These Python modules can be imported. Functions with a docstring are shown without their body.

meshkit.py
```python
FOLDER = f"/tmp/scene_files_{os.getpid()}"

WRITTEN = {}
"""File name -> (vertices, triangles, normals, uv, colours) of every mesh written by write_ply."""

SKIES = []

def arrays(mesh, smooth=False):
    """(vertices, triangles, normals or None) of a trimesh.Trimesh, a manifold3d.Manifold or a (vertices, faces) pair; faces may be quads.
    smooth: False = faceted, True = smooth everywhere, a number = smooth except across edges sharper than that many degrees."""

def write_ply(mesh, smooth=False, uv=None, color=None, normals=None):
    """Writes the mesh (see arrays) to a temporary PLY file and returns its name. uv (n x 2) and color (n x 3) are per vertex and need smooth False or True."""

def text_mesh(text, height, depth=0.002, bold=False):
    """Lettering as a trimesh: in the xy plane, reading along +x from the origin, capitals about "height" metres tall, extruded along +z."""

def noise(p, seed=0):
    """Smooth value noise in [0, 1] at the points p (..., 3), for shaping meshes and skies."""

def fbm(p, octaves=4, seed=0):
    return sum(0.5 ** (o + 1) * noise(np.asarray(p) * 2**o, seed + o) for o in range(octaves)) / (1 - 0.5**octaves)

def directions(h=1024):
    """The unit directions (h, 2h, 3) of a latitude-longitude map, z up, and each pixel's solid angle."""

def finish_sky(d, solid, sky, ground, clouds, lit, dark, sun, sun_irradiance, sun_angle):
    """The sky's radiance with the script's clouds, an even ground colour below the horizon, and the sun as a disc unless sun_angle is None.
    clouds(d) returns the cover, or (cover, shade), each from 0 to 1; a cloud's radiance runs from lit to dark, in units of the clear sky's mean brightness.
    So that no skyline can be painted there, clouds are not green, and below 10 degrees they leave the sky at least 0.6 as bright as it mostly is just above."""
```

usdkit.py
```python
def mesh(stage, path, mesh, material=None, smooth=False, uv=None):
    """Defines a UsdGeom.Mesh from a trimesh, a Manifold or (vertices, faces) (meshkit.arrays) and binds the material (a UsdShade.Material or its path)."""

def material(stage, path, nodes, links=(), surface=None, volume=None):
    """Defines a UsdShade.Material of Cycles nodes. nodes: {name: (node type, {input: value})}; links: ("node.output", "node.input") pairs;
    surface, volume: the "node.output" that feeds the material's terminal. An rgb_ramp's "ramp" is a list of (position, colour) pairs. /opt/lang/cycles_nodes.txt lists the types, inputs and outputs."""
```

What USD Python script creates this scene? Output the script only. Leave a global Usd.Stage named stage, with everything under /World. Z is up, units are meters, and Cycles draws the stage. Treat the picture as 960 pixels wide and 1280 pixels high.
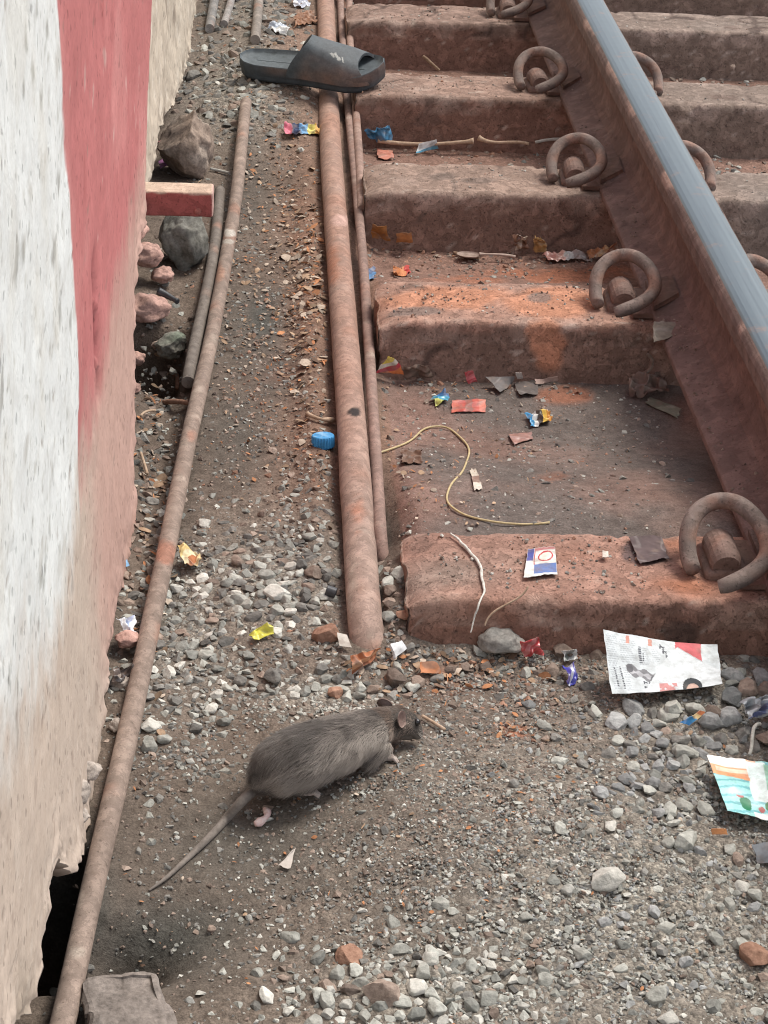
import math, random
import numpy as np, trimesh, manifold3d as mf
import usdkit, meshkit
from meshkit import noise, fbm
from scipy.spatial import cKDTree
from pxr import Usd, UsdGeom, UsdLux, UsdShade, Sdf, Gf, Vt

random.seed(7)
rng = np.random.default_rng(7)
stage = Usd.Stage.CreateInMemory()
UsdGeom.SetStageUpAxis(stage, 'Z')
UsdGeom.SetStageMetersPerUnit(stage, 1.0)
UsdGeom.Xform.Define(stage, '/World')
UsdGeom.Scope.Define(stage, '/World/Looks')

# ------------------------------------------------------------------ camera
FPX, PITCH, YAW, ROLL = 2446.0, math.radians(28.74), math.radians(3.99), math.radians(2.95)
EYE = np.array([-.563, 0.0, 1.116])
FWD = np.array([math.sin(YAW) * math.cos(PITCH), math.cos(YAW) * math.cos(PITCH), -math.sin(PITCH)])
_r = np.array([math.cos(YAW), -math.sin(YAW), 0]); _u = np.cross(_r, FWD)
RIGHT = math.cos(ROLL) * _r + math.sin(ROLL) * _u
UP = -math.sin(ROLL) * _r + math.cos(ROLL) * _u
cam = UsdGeom.Camera.Define(stage, '/World/camera')
cam.CreateHorizontalApertureAttr(24.0); cam.CreateVerticalApertureAttr(32.0)
cam.CreateFocalLengthAttr(24.0 * FPX / 960.0)
cam.CreateClippingRangeAttr(Gf.Vec2f(0.05, 2000))
cam.CreateExposureAttr(1.08)
m = Gf.Matrix4d(1)
for k, row in enumerate((RIGHT, UP, -FWD, EYE)):
    for j in range(3): m[k, j] = float(row[j])
cam.AddTransformOp().Set(m)

# ------------------------------------------------------------------ sky and (veiled) sun
SUN_EL, SUN_AZ = math.radians(58), math.atan2(0.75, 0.55)
sky_mat = usdkit.material(stage, '/World/Looks/sky_look', {
    'sky': ('sky_texture', {'sky_type': 'single_scattering', 'sun_disc': False, 'sun_elevation': SUN_EL, 'sun_rotation': SUN_AZ, 'altitude': 50.0, 'aerosol_density': 2.0}),
    'grey': ('hsv', {'saturation': 0.34, 'value': 1.0, 'fac': 1.0}),
    'bg': ('background_shader', {'strength': 0.11}),
}, [('sky.color', 'grey.color'), ('grey.color', 'bg.color')], surface='bg.background')
dome = UsdLux.DomeLight.Define(stage, '/World/sky')
UsdShade.MaterialBindingAPI.Apply(dome.GetPrim()).Bind(sky_mat)
dome.GetPrim().SetCustomDataByKey('kind', 'structure')
sun = UsdLux.DistantLight.Define(stage, '/World/sun')
sun.CreateIntensityAttr(0.4); sun.CreateAngleAttr(20.0); sun.CreateColorAttr(Gf.Vec3f(1, .95, .87)); sun.CreateNormalizeAttr(True)
sd = np.array([math.sin(SUN_AZ) * math.cos(SUN_EL), math.cos(SUN_AZ) * math.cos(SUN_EL), math.sin(SUN_EL)])
sun.AddTransformOp().Set(Gf.Matrix4d().SetRotate(Gf.Rotation(Gf.Vec3d(0, 0, 1), Gf.Vec3d(*sd))))

# ------------------------------------------------------------------ helpers
used = {}
def numbered(path):
    n = used.get(path, 0); used[path] = n + 1
    return path if n == 0 else f'{path}_{n:03d}'
def pathof(p): return '/World' if p is None else str(p.GetPath())
def tag(p, label=None, cat=None, group=None, kind=None):
    p = p.GetPrim() if hasattr(p, 'GetPrim') else p
    for k, v in (('label', label), ('category', cat), ('group', group), ('kind', kind)):
        if v: p.SetCustomDataByKey(k, v)
    return p
def thing(name, label=None, cat=None, group=None, kind=None, parent=None, loc=None, rotz=0):
    x = UsdGeom.Xform.Define(stage, numbered(pathof(parent) + '/' + name))
    if loc is not None:
        x.AddTranslateOp().Set(Gf.Vec3d(*map(float, loc)))
        if rotz: x.AddRotateZOp().Set(float(rotz))
    return tag(x, label, cat, group, kind)
def obj(name, mesh, mat, parent=None, smooth=False, col=None):
    if col is not None and smooth is not False and smooth is not True:      # a smoothing angle splits vertices: carry the colours over
        old = meshkit.arrays(mesh)[0]; mesh = trimesh.graph.smooth_shade(trimesh.Trimesh(*meshkit.arrays(mesh)[:2], process=False), angle=math.radians(smooth), facet_minarea=None)
        col = np.asarray(col)[cKDTree(old).query(np.asarray(mesh.vertices))[1]]; smooth = True
    g = usdkit.mesh(stage, numbered(pathof(parent) + '/' + name), mesh, mat, smooth=smooth)
    if col is not None:
        UsdGeom.PrimvarsAPI(g).CreatePrimvar('col', Sdf.ValueTypeNames.Color3fArray, 'vertex').Set(Vt.Vec3fArray.FromNumpy(np.clip(np.asarray(col), 0, 1).astype(np.float32)))
    return g.GetPrim()
def hit(px, py):
    """where the view ray meets a sleeper's top or front face, else the ground"""
    d = ray(px, py); P = at(px, py); best = (P - EYE) @ d
    for S in SLEEPER_Y:
        t = -EYE[2] / d[2]; q = EYE + d * t
        if q[0] > SLEEPER_END and abs(q[1] - S) < .078 and t < best: best = t
        # front face: y = S - .082 + .223 (z + .018)
        t = (S - .082 + .223 * (EYE[2] + .018) - EYE[1]) / (d[1] - .223 * d[2]); q = EYE + d * t
        if q[0] > SLEEPER_END and -.2 < q[2] < -.004 and t < best: best = t
    return EYE + d * best
def sstep(a, b, x):
    t = np.clip((np.asarray(x, float) - a) / (b - a), 0, 1); return t * t * (3 - 2 * t)
def lerp(a, b, t):
    t = np.asarray(t)
    if np.ndim(a) or np.ndim(b):
        return np.asarray(a) * (1 - t[..., None]) + np.asarray(b) * t[..., None] if t.ndim and np.ndim(a) <= 1 and np.ndim(b) <= 1 else np.asarray(a) * (1 - t) + np.asarray(b) * t
    return a * (1 - t) + b * t
def mixc(c, c2, t):
    """c (n,3) towards colour c2 by t (n)"""
    return c + (np.asarray(c2)[None] - c) * np.clip(t, 0, 1)[:, None]
def P3(x, y, z=0): return np.stack([x, y, np.broadcast_to(z, np.shape(x))], -1)
def nz(P, scale, octv=3, seed=0):
    """fbm centred on 0, about -1..1; scale in metres"""
    return (fbm(np.asarray(P) / scale + 37.3, octv, seed) - .5) * 2

def grid_faces(nu, nv, wrap=False):
    """vertices indexed i*nv+j"""
    i, j = np.meshgrid(np.arange(nu - 1), np.arange(nv if wrap else nv - 1), indexing='ij')
    j2 = (j + 1) % nv
    a, b, c, d = i * nv + j, (i + 1) * nv + j, (i + 1) * nv + j2, i * nv + j2
    return np.stack([a, b, c, d], -1).reshape(-1, 4)
def tris(q): return np.vstack([q[:, [0, 1, 2]], q[:, [0, 2, 3]]])
def tube(pts, rad, n=12, cap=True, bump=0, seed=0):
    pts = np.asarray(pts, float); rad = np.broadcast_to(rad, len(pts)).astype(float)
    T = np.gradient(pts, axis=0); T /= np.linalg.norm(T, axis=1, keepdims=True)
    ref = np.array([0, 0, 1.]) if abs(T[0, 2]) < .9 else np.array([1., 0, 0])
    N = [np.cross(T[0], ref)]; N[0] /= np.linalg.norm(N[0])
    for t in T[1:]:
        v = N[-1] - t * (N[-1] @ t); N.append(v / np.linalg.norm(v))
    N = np.array(N); B = np.cross(T, N)
    a = np.arange(n) / n * 2 * np.pi
    V = pts[:, None] + rad[:, None, None] * (np.cos(a)[None, :, None] * N[:, None] + np.sin(a)[None, :, None] * B[:, None])
    V = V.reshape(-1, 3)
    if bump:
        c = np.repeat(pts, n, axis=0); d = V - c; V = c + d * (1 + bump * nz(V, .02, 3, seed))[:, None]
    f = tris(grid_faces(len(pts), n, wrap=True))
    if cap:
        k = len(V); V = np.vstack([V, pts[0], pts[-1]])
        j = np.arange(n); j2 = (j + 1) % n; o = (len(pts) - 1) * n
        f = np.vstack([f, np.stack([np.full(n, k), j, j2], 1), np.stack([np.full(n, k + 1), o + j2, o + j], 1)])
    t = trimesh.Trimesh(V, f, process=False); 
    if t.volume < 0: t.invert()
    return t
def spline(pts, n):
    from scipy.interpolate import CubicSpline
    pts = np.asarray(pts, float); d = np.r_[0, np.cumsum(np.linalg.norm(np.diff(pts[:, :3], axis=0), axis=1))]
    return CubicSpline(d, pts)(np.linspace(0, d[-1], n))
def rock(size, seed, sub=2, rough=.28, sharp=True, planes=10):
    r = np.random.default_rng(seed)
    t = trimesh.creation.icosphere(sub)
    v = t.vertices.copy()
    if sharp:                                  # facet by random planes
        for _ in range(planes):
            d = r.normal(size=3); d /= np.linalg.norm(d); h = r.uniform(.52, .86)
            k = v @ d; v -= np.clip(k - h, 0, None)[:, None] * d * .96
    n = fbm(v * 1.7 + r.uniform(0, 50, 3), 4) - .5
    v *= (1 + rough * n * 2)[:, None]
    e = v.max(0) - v.min(0)
    return trimesh.Trimesh(v / e * np.asarray(size), t.faces, process=False)

# unproject a point of the reference view (960 x 1280) on a height or on the ground
def ray(px, py):
    d = FWD * FPX + RIGHT * (px - 480) - UP * (py - 640); return d / np.linalg.norm(d)
def atz(px, py, z):
    d = ray(px, py); return EYE + d * ((z - EYE[2]) / d[2])
def project(P):
    d = np.asarray(P) - EYE; z = d @ FWD
    return np.stack([480 + FPX * (d @ RIGHT) / z, 640 - FPX * (d @ UP) / z], -1), FPX / z

# ------------------------------------------------------------------ layout of the place
SLEEPER_Y = [1.912, 2.684, 3.235, 3.785, 4.335, 4.885, 5.435]
TOPW = .074
SLEEPER_END = -.402
WALL_X = -.735
def H_base(x, y):
    """ground height without the finest relief"""
    x = np.asarray(x, float); y = np.asarray(y, float)
    P = P3(x, y)
    z = -.064 + .012 * nz(P, .35, 2, 1) + .0075 * nz(P, .11, 3, 2)
    g = lambda cx, cy, sx, sy: np.exp(-((x - cx) / sx) ** 2 - ((y - cy) / sy) ** 2)
    z += .050 * g(-.58, 4.0, .13, .42) + .02 * g(-.6, 4.8, .15, .3)      # gravel heap under the slipper
    z += .016 * g(-.54, 1.98, .09, .16) + .012 * g(-.47, 1.80, .10, .05)
    z += .018 * g(-.30, 1.85, .12, .05) + .012 * g(-.02, 1.74, .2, .06)
    z += .026 * g(-.30, 1.50, .17, .15)                                   # mound right of the rat
    z -= .012 * g(-.52, 1.45, .10, .12)
    z += .014 * g(-.497, 2.6, .022, 1.1) * sstep(1.85, 2.1, y)             # banked against the thick pipe
    z += .034 * g(-.408, 1.915, .028, .075)
    z -= .020 * g(-.700, 2.45, .035, .5)                                   # furrow by the wall
    # hole washed out under the wall
    hole = sstep(-.716, -.736, x + .008 * nz(P, .05, 2, 5)) * sstep(1.285, 1.32, y) * sstep(1.485, 1.45, y)
    z -= .27 * hole + .060 * g(-.682, 1.345, .040, .034) + .02 * g(-.65, 1.37, .06, .06)
    hole2 = sstep(-.675, -.72, x) * sstep(2.50, 2.56, y) * sstep(2.74, 2.68, y)
    z -= .16 * hole2
    # cribs between the sleepers
    S = SLEEPER_Y
    crib = np.full(x.shape, -.09)
    for k in range(len(S) - 1):
        t = (y - S[k]) / (S[k + 1] - S[k])
        a, b = ((-.012, -.085) if k == 0 else (-.036, -.10))
        prof = a + (b - a) * sstep(.12 if k == 0 else .2, .72, t)
        crib = np.where((t >= 0) & (t < 1), prof, crib)
    crib = np.where(y >= S[-1], -.09, crib) + .006 * nz(P, .12, 3, 4) + .003 * nz(P, .03, 2, 6)
    w = sstep(-.432, -.375, x + .008 * nz(P, .06, 2, 9)) * sstep(S[0] - .02, S[0] + .05, y)
    return z * (1 - w) + crib * w
def H(x, y): return H_base(x, y)
def at(px, py, lift=0.0):
    z = -.06
    for _ in range(10):
        p = atz(px, py, z); z = .5 * z + .5 * float(H(np.array([p[0]]), np.array([p[1]]))[0])
    p = atz(px, py, z + lift); return p

# ------------------------------------------------------------------ materials
L = '/World/Looks/'
def vcol(name, rough=.92, fine=260., amp=(.62, 1.3), bump=.5, bdist=.0015, spec=.25, coarse=55., metal=0., pits=0., pitdark=.5, flakes=0., fscale=28., camp=(.72, 1.24), cb=1.):
    """colour from the mesh's own 'col' primvar with grain, pits and flaked patches on top"""
    nodes = {
        'geo': ('geometry', {}), 'a': ('attribute', {'attribute': 'col'}),
        'n': ('noise_texture', {'scale': fine, 'detail': 5.0, 'roughness': .65}),
        'r': ('rgb_ramp', {'ramp': [(.28, (amp[0],) * 3), (.5, (1, 1, 1)), (.74, (amp[1],) * 3)]}),
        'n2': ('noise_texture', {'scale': coarse, 'detail': 7.0, 'roughness': .62}),
        'r2': ('rgb_ramp', {'ramp': [(.3, (camp[0], camp[0] * .985, camp[0] * .97)), (.52, (1, 1, 1)), (.72, (camp[1],) * 3)]}), 'cbm': ('math', {'math_type': 'multiply', 'value2': cb}),
        'm': ('mix_color', {'blend_type': 'multiply', 'fac': 1.0, 'use_clamp': False}), 'm2': ('mix_color', {'blend_type': 'multiply', 'fac': 1.0, 'use_clamp': False}),
        'h': ('math', {'math_type': 'multiply_add', 'value2': .5}), 'b': ('bump', {'strength': bump, 'distance': bdist}),
        'p': ('principled_bsdf', {'roughness': rough, 'specular_ior_level': spec, 'metallic': metal})}
    links = [('geo.position', 'n.vector'), ('geo.position', 'n2.vector'), ('n.fac', 'r.fac'), ('n2.fac', 'r2.fac'), ('a.color', 'm.a'), ('r.color', 'm.b'),
             ('m.result', 'm2.a'), ('r2.color', 'm2.b'), ('n.fac', 'h.value1'), ('n2.fac', 'cbm.value1'), ('cbm.value', 'h.value3'), ('b.normal', 'p.normal')]
    col, hgt = 'm2.result', 'h.value'
    if flakes:      # patches where a skin of dirt or rust has lifted: a sharp step in tone and height
        nodes |= {'f': ('noise_texture', {'scale': fscale, 'detail': 8.0, 'roughness': .68, 'distortion': .6}), 'fr': ('rgb_ramp', {'ramp': [(.50, (0, 0, 0)), (.525, (1, 1, 1))]}),
                  'fc': ('mix_color', {'blend_type': 'mix', 'a': (1 - flakes * .8, 1 - flakes * .85, 1 - flakes * .88), 'b': (1 + flakes * .45, 1 + flakes * .42, 1 + flakes * .4), 'use_clamp': False}),
                  'fm': ('mix_color', {'blend_type': 'multiply', 'fac': 1.0, 'use_clamp': False}), 'fh': ('math', {'math_type': 'multiply_add', 'value2': .45})}
        links += [('geo.position', 'f.vector'), ('f.fac', 'fr.fac'), ('fr.color', 'fc.fac'), (col, 'fm.a'), ('fc.result', 'fm.b'), ('fr.color', 'fh.value1'), (hgt, 'fh.value3')]
        col, hgt = 'fm.result', 'fh.value'
    if pits:
        nodes |= {'wv': ('vector_math', {'math_type': 'multiply_add', 'vector2': (.016, .016, .016)}), 'v': ('voronoi_texture', {'scale': pits, 'randomness': 1.0}), 'vb': ('rgb_to_bw', {}),
                  'vt': ('math', {'math_type': 'multiply', 'value2': .30}), 'vd': ('math', {'math_type': 'subtract'}), 'vm': ('map_range', {'from_min': -.04, 'from_max': .06, 'to_min': 0., 'to_max': 1., 'clamp': True}),
                  'pc': ('mix_color', {'blend_type': 'mix', 'a': (1 - pitdark,) * 3, 'b': (1, 1, 1)}), 'pm': ('mix_color', {'blend_type': 'multiply', 'fac': 1.0, 'use_clamp': False}), 'ph': ('math', {'math_type': 'multiply_add', 'value2': .6})}
        links += [('n2.color', 'wv.vector1'), ('geo.position', 'wv.vector3'), ('wv.vector', 'v.vector'), ('v.color', 'vb.color'), ('vb.val', 'vt.value1'), ('v.distance', 'vd.value1'), ('vt.value', 'vd.value2'), ('vd.value', 'vm.value'),
                  ('vm.result', 'pc.fac'), (col, 'pm.a'), ('pc.result', 'pm.b'), ('vm.result', 'ph.value1'), (hgt, 'ph.value3')]
        col, hgt = 'pm.result', 'ph.value'
    links += [(col, 'p.base_color'), (hgt, 'b.height')]
    return usdkit.material(stage, L + name, nodes, links, surface='p.BSDF')
def plain(name, c1, c2, scale=60., rough=.85, bump=.4, bdist=.001, spec=.3, rand=0., metal=0., fine=300.):
    """two-tone noise colour; rand: spread of brightness from one repeat to the next"""
    nodes = {'geo': ('geometry', {}), 'n': ('noise_texture', {'scale': scale, 'detail': 6.0, 'roughness': .65}), 'r': ('rgb_ramp', {'ramp': [(.32, c1), (.68, c2)]}),
             'nb': ('noise_texture', {'scale': fine, 'detail': 4.0, 'roughness': .6}), 'b': ('bump', {'strength': bump, 'distance': bdist}),
             'p': ('principled_bsdf', {'roughness': rough, 'specular_ior_level': spec, 'metallic': metal})}
    links = [('geo.position', 'n.vector'), ('n.fac', 'r.fac'), ('geo.position', 'nb.vector'), ('nb.fac', 'b.height'), ('b.normal', 'p.normal')]
    if rand:
        nodes['oi'] = ('object_info', {}); nodes['rr'] = ('rgb_ramp', {'ramp': [(0, (1 - rand,) * 3), (.5, (1, .98, .96)), (1, (1 + rand, 1 + rand * .97, 1 + rand * .92))]})
        nodes['mm'] = ('mix_color', {'blend_type': 'multiply', 'fac': 1.0, 'use_clamp': False})
        links += [('oi.random', 'rr.fac'), ('r.color', 'mm.a'), ('rr.color', 'mm.b'), ('mm.result', 'p.base_color')]
    else:
        links += [('r.color', 'p.base_color')]
    return usdkit.material(stage, L + name, nodes, links, surface='p.BSDF')

M_soil = usdkit.material(stage, L + 'soil_look', {
    'geo': ('geometry', {}), 'a': ('attribute', {'attribute': 'col'}), 'g': ('attribute', {'attribute': 'grit'}),
    'wn': ('noise_texture', {'scale': 120., 'detail': 3.0}), 'wv': ('vector_math', {'math_type': 'multiply_add', 'vector2': (.004, .004, .004)}),
    'v1': ('voronoi_texture', {'scale': 330., 'randomness': 1.0}), 'v2': ('voronoi_texture', {'scale': 150., 'randomness': 1.0}),
    'bw1': ('rgb_to_bw', {}), 'bw2': ('rgb_to_bw', {}),
    'r1': ('rgb_ramp', {'ramp': [(.15, (.62, .62, .62)), (.5, (1, 1, 1)), (.8, (1.5, 1.5, 1.48))]}), 'r2': ('rgb_ramp', {'ramp': [(.2, (.78, .78, .78)), (.5, (1, 1, 1)), (.85, (1.3, 1.3, 1.28))]}),
    'n': ('noise_texture', {'scale': 420., 'detail': 6.0, 'roughness': .7}), 'rn': ('rgb_ramp', {'ramp': [(.28, (.6, .59, .58)), (.5, (1, 1, 1)), (.75, (1.42, 1.42, 1.42))]}),
    'n2': ('noise_texture', {'scale': 60., 'detail': 7.0, 'roughness': .65}), 'rn2': ('rgb_ramp', {'ramp': [(.3, (.72, .71, .70)), (.5, (1, 1, 1)), (.72, (1.25, 1.25, 1.25))]}),
    'm1': ('mix_color', {'blend_type': 'multiply', 'use_clamp': False}), 'm2': ('mix_color', {'blend_type': 'multiply', 'use_clamp': False}),
    'm3': ('mix_color', {'blend_type': 'multiply', 'fac': 1.0, 'use_clamp': False}), 'm4': ('mix_color', {'blend_type': 'multiply', 'fac': 1.0, 'use_clamp': False}),
    'i1': ('math', {'math_type': 'multiply', 'value2': -.55}), 'i2': ('math', {'math_type': 'multiply_add', 'value2': -.9}), 'gh': ('math', {'math_type': 'multiply'}),
    'nh': ('math', {'math_type': 'multiply_add', 'value2': .45}), 'nh2': ('math', {'math_type': 'multiply_add', 'value2': .9}),
    'b': ('bump', {'strength': .95, 'distance': .0036}), 'p': ('principled_bsdf', {'roughness': .96, 'specular_ior_level': .15})},
    [('geo.position', 'wn.vector'), ('wn.color', 'wv.vector1'), ('geo.position', 'wv.vector3'), ('wv.vector', 'v1.vector'), ('wv.vector', 'v2.vector'), ('v1.color', 'bw1.color'), ('v2.color', 'bw2.color'), ('bw1.val', 'r1.fac'), ('bw2.val', 'r2.fac'),
     ('geo.position', 'n.vector'), ('geo.position', 'n2.vector'), ('n.fac', 'rn.fac'), ('n2.fac', 'rn2.fac'), ('a.color', 'm1.a'), ('r1.color', 'm1.b'), ('g.fac', 'm1.fac'), ('m1.result', 'm2.a'), ('r2.color', 'm2.b'), ('g.fac', 'm2.fac'),
     ('m2.result', 'm3.a'), ('rn.color', 'm3.b'), ('m3.result', 'm4.a'), ('rn2.color', 'm4.b'), ('m4.result', 'p.base_color'),
     ('v1.distance', 'i1.value1'), ('v2.distance', 'i2.value1'), ('i1.value', 'i2.value3'), ('i2.value', 'gh.value1'), ('g.fac', 'gh.value2'), ('n.fac', 'nh.value1'), ('gh.value', 'nh.value3'), ('n2.fac', 'nh2.value1'), ('nh.value', 'nh2.value3'), ('nh2.value', 'b.height'), ('b.normal', 'p.normal')], surface='p.BSDF')
M_conc = vcol('sleeper_concrete_look', .94, 420., (.74, 1.24), .8, .0019, .18, 70., pits=170., pitdark=.34, flakes=.18, fscale=38., camp=(.76, 1.2), cb=.8)
M_wall = vcol('plaster_look', .93, 210., (.88, 1.07), .30, .0012, .18, 48., pits=64., pitdark=.32, flakes=.05, fscale=18., camp=(.95, 1.04), cb=.15)
M_rust = vcol('rusty_steel_look', .85, 420., (.84, 1.16), .6, .0013, .25, 60., pits=170., pitdark=.30, flakes=.15, fscale=34., camp=(.84, 1.14), cb=.6)
M_pipe = vcol('old_pipe_look', .80, 460., (.84, 1.15), .5, .0010, .28, 75., pits=190., pitdark=.28, flakes=.17, fscale=55., camp=(.82, 1.14), cb=.6)
M_paper = vcol('print_look', .7, 420., (.93, 1.05), .25, .0004, .25, 90.)
M_foil = vcol('foil_look', .32, 420., (.9, 1.08), .3, .0005, .6, 90.)
M_rub = vcol('slipper_foam_look', .62, 300., (.8, 1.2), .35, .0006, .35, 60.)
M_rockv = vcol('rock_look', .9, 220., (.6, 1.35), .8, .002, .25, 50.)
M_steel = usdkit.material(stage, L + 'worn_steel_look', {
    'geo': ('geometry', {}), 'map': ('mapping', {'scale': (150., 2.2, 20.)}), 'n': ('noise_texture', {'scale': 1.0, 'detail': 5.0, 'roughness': .6}),
    'r': ('rgb_ramp', {'ramp': [(.3, (.095, .115, .127)), (.7, (.150, .178, .193))]}),
    'n2': ('noise_texture', {'scale': 22., 'detail': 6.0, 'roughness': .7}), 'r2': ('rgb_ramp', {'ramp': [(.58, (0, 0, 0)), (.74, (1, 1, 1))]}),
    'mx': ('mix_color', {'blend_type': 'mix', 'b': (.23, .16, .13)}),
    'rr': ('map_range', {'from_min': 0.3, 'from_max': .7, 'to_min': .34, 'to_max': .5}), 'nb': ('noise_texture', {'scale': 500., 'detail': 2.}),
    'b': ('bump', {'strength': .15, 'distance': .0004}), 'p': ('principled_bsdf', {'metallic': .75, 'specular_ior_level': .5})},
    [('geo.position', 'map.vector'), ('map.vector', 'n.vector'), ('n.fac', 'r.fac'), ('geo.position', 'n2.vector'), ('n2.fac', 'r2.fac'), ('r.color', 'mx.a'), ('r2.color', 'mx.fac'),
     ('mx.result', 'p.base_color'), ('n.fac', 'rr.value'), ('rr.result', 'p.roughness'), ('geo.position', 'nb.vector'), ('nb.fac', 'b.height'), ('b.normal', 'p.normal')], surface='p.BSDF')
PAL = {
    'grey':  plain('grey_stone_look', (.225, .226, .205), (.405, .405, .37), 150., .95, .8, .0014, .15, .40),
    'pale':  plain('pale_stone_look', (.34, .335, .305), (.56, .545, .50), 150., .95, .8, .0014, .15, .28),
    'dark':  plain('dark_stone_look', (.12, .115, .107), (.24, .232, .215), 150., .95, .8, .0014, .15, .38),
    'brown': plain('brown_stone_look', (.165, .125, .102), (.31, .245, .205), 150., .95, .8, .0014, .15, .38),
    'rust':  plain('red_stone_look', (.21, .115, .080), (.38, .23, .165), 150., .95, .8, .0014, .15, .34),
    'blue':  plain('blue_grey_stone_look', (.18, .183, .183), (.35, .355, .35), 150., .95, .8, .0014, .2, .38),
}
M_litter = plain('dry_litter_look', (.20, .13, .085), (.40, .29, .20), 120., .9, .3, .0006, .2, .45)
M_twig = plain('dry_stalk_look', (.30, .20, .13), (.50, .38, .28), 150., .85, .4, .0006, .2)
M_cord = plain('yellow_cord_look', (.36, .27, .13), (.56, .46, .26), 160., .6, .2, .0004, .4)
M_dark = plain('black_plastic_look', (.018, .018, .02), (.05, .05, .055), 60., .4, .3, .0006, .5)
# ------------------------------------------------------------------ ground: soil sheet to the horizon, stones, fine gravel, litter
def px_blobs(px, py, blobs):
    w = np.zeros(np.shape(px))
    for cx, cy, rx, ry, a in blobs:
        w = np.maximum(w, a * np.exp(-(((px - cx) / rx) ** 2 + ((py - cy) / ry) ** 2)))
    return w
def axis(lo, hi, dense_lo, dense_hi, steps):
    out = np.r_[dense_lo - np.geomspace(.03, dense_lo - lo, 16)[::-1], steps, dense_hi + np.geomspace(.03, hi - dense_hi, 16)]
    return out
gx = axis(-250, 250, -.80, 1.0, np.r_[np.arange(-.80, .42, .0042), np.arange(.42, 1.0, .009)])
ys = [1.05]
while ys[-1] < 5.6: ys.append(ys[-1] + .0030 * (ys[-1] / 1.25) ** 1.15)
gy = axis(-250, 250, ys[0], ys[-1], np.array(ys))
X, Y = np.meshgrid(gx, gy, indexing='ij'); X, Y = X.ravel(), Y.ravel()
Z = H(X, Y)
near = (X > -.85) & (X < 1.1) & (Y > 1.0) & (Y < 5.7)
Pn = P3(X, Y)
uvp, _ = project(np.stack([X, Y, Z], 1)); px, py = uvp[:, 0], uvp[:, 1]
front = np.where(near, 1, 0)
GRAVEL = [(650, 1440, 420, 160, .8), (820, 1130, 330, 220, 1.), (560, 1240, 170, 80, .9), (330, 730, 110, 70, .8), (240, 790, 60, 90, .8), (410, 870, 80, 30, .8), (640, 800, 130, 50, .7),
          (870, 890, 150, 70, 1.), (310, 110, 80, 70, .9), (630, 980, 170, 80, .65), (330, 10, 70, 30, .7)]
gw = np.where(near, px_blobs(px, py, GRAVEL), .4)
crumb = np.zeros(len(X))
crumb[near] = .0042 * nz(Pn[near], .016, 3, 11) + .0024 * nz(Pn[near], .0065, 2, 12)
Z = Z + crumb * (.5 + .75 * gw) * np.where((X > -.40) & (Y > SLEEPER_Y[0]) & (Y < SLEEPER_Y[1]), .62, 1)
c = np.tile([.136, .105, .084], (len(X), 1))
n1, n2, n3 = (np.zeros(len(X)) for _ in range(3))
n1[near] = nz(Pn[near], .16, 4, 21); n2[near] = nz(Pn[near], .05, 4, 22); n3[near] = nz(Pn[near], .28, 3, 23)
c = c * (1 + .20 * n1 + .22 * n2)[:, None]
c = mixc(c, [.265, .245, .212], gw * .75)
crib = (X > -.40) & (Y > SLEEPER_Y[0])
c = np.where(crib[:, None], np.array([.205, .125, .098]) * (1 + .2 * n1 + .3 * n2)[:, None], c)
crib1 = crib & (Y < SLEEPER_Y[1])
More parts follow.
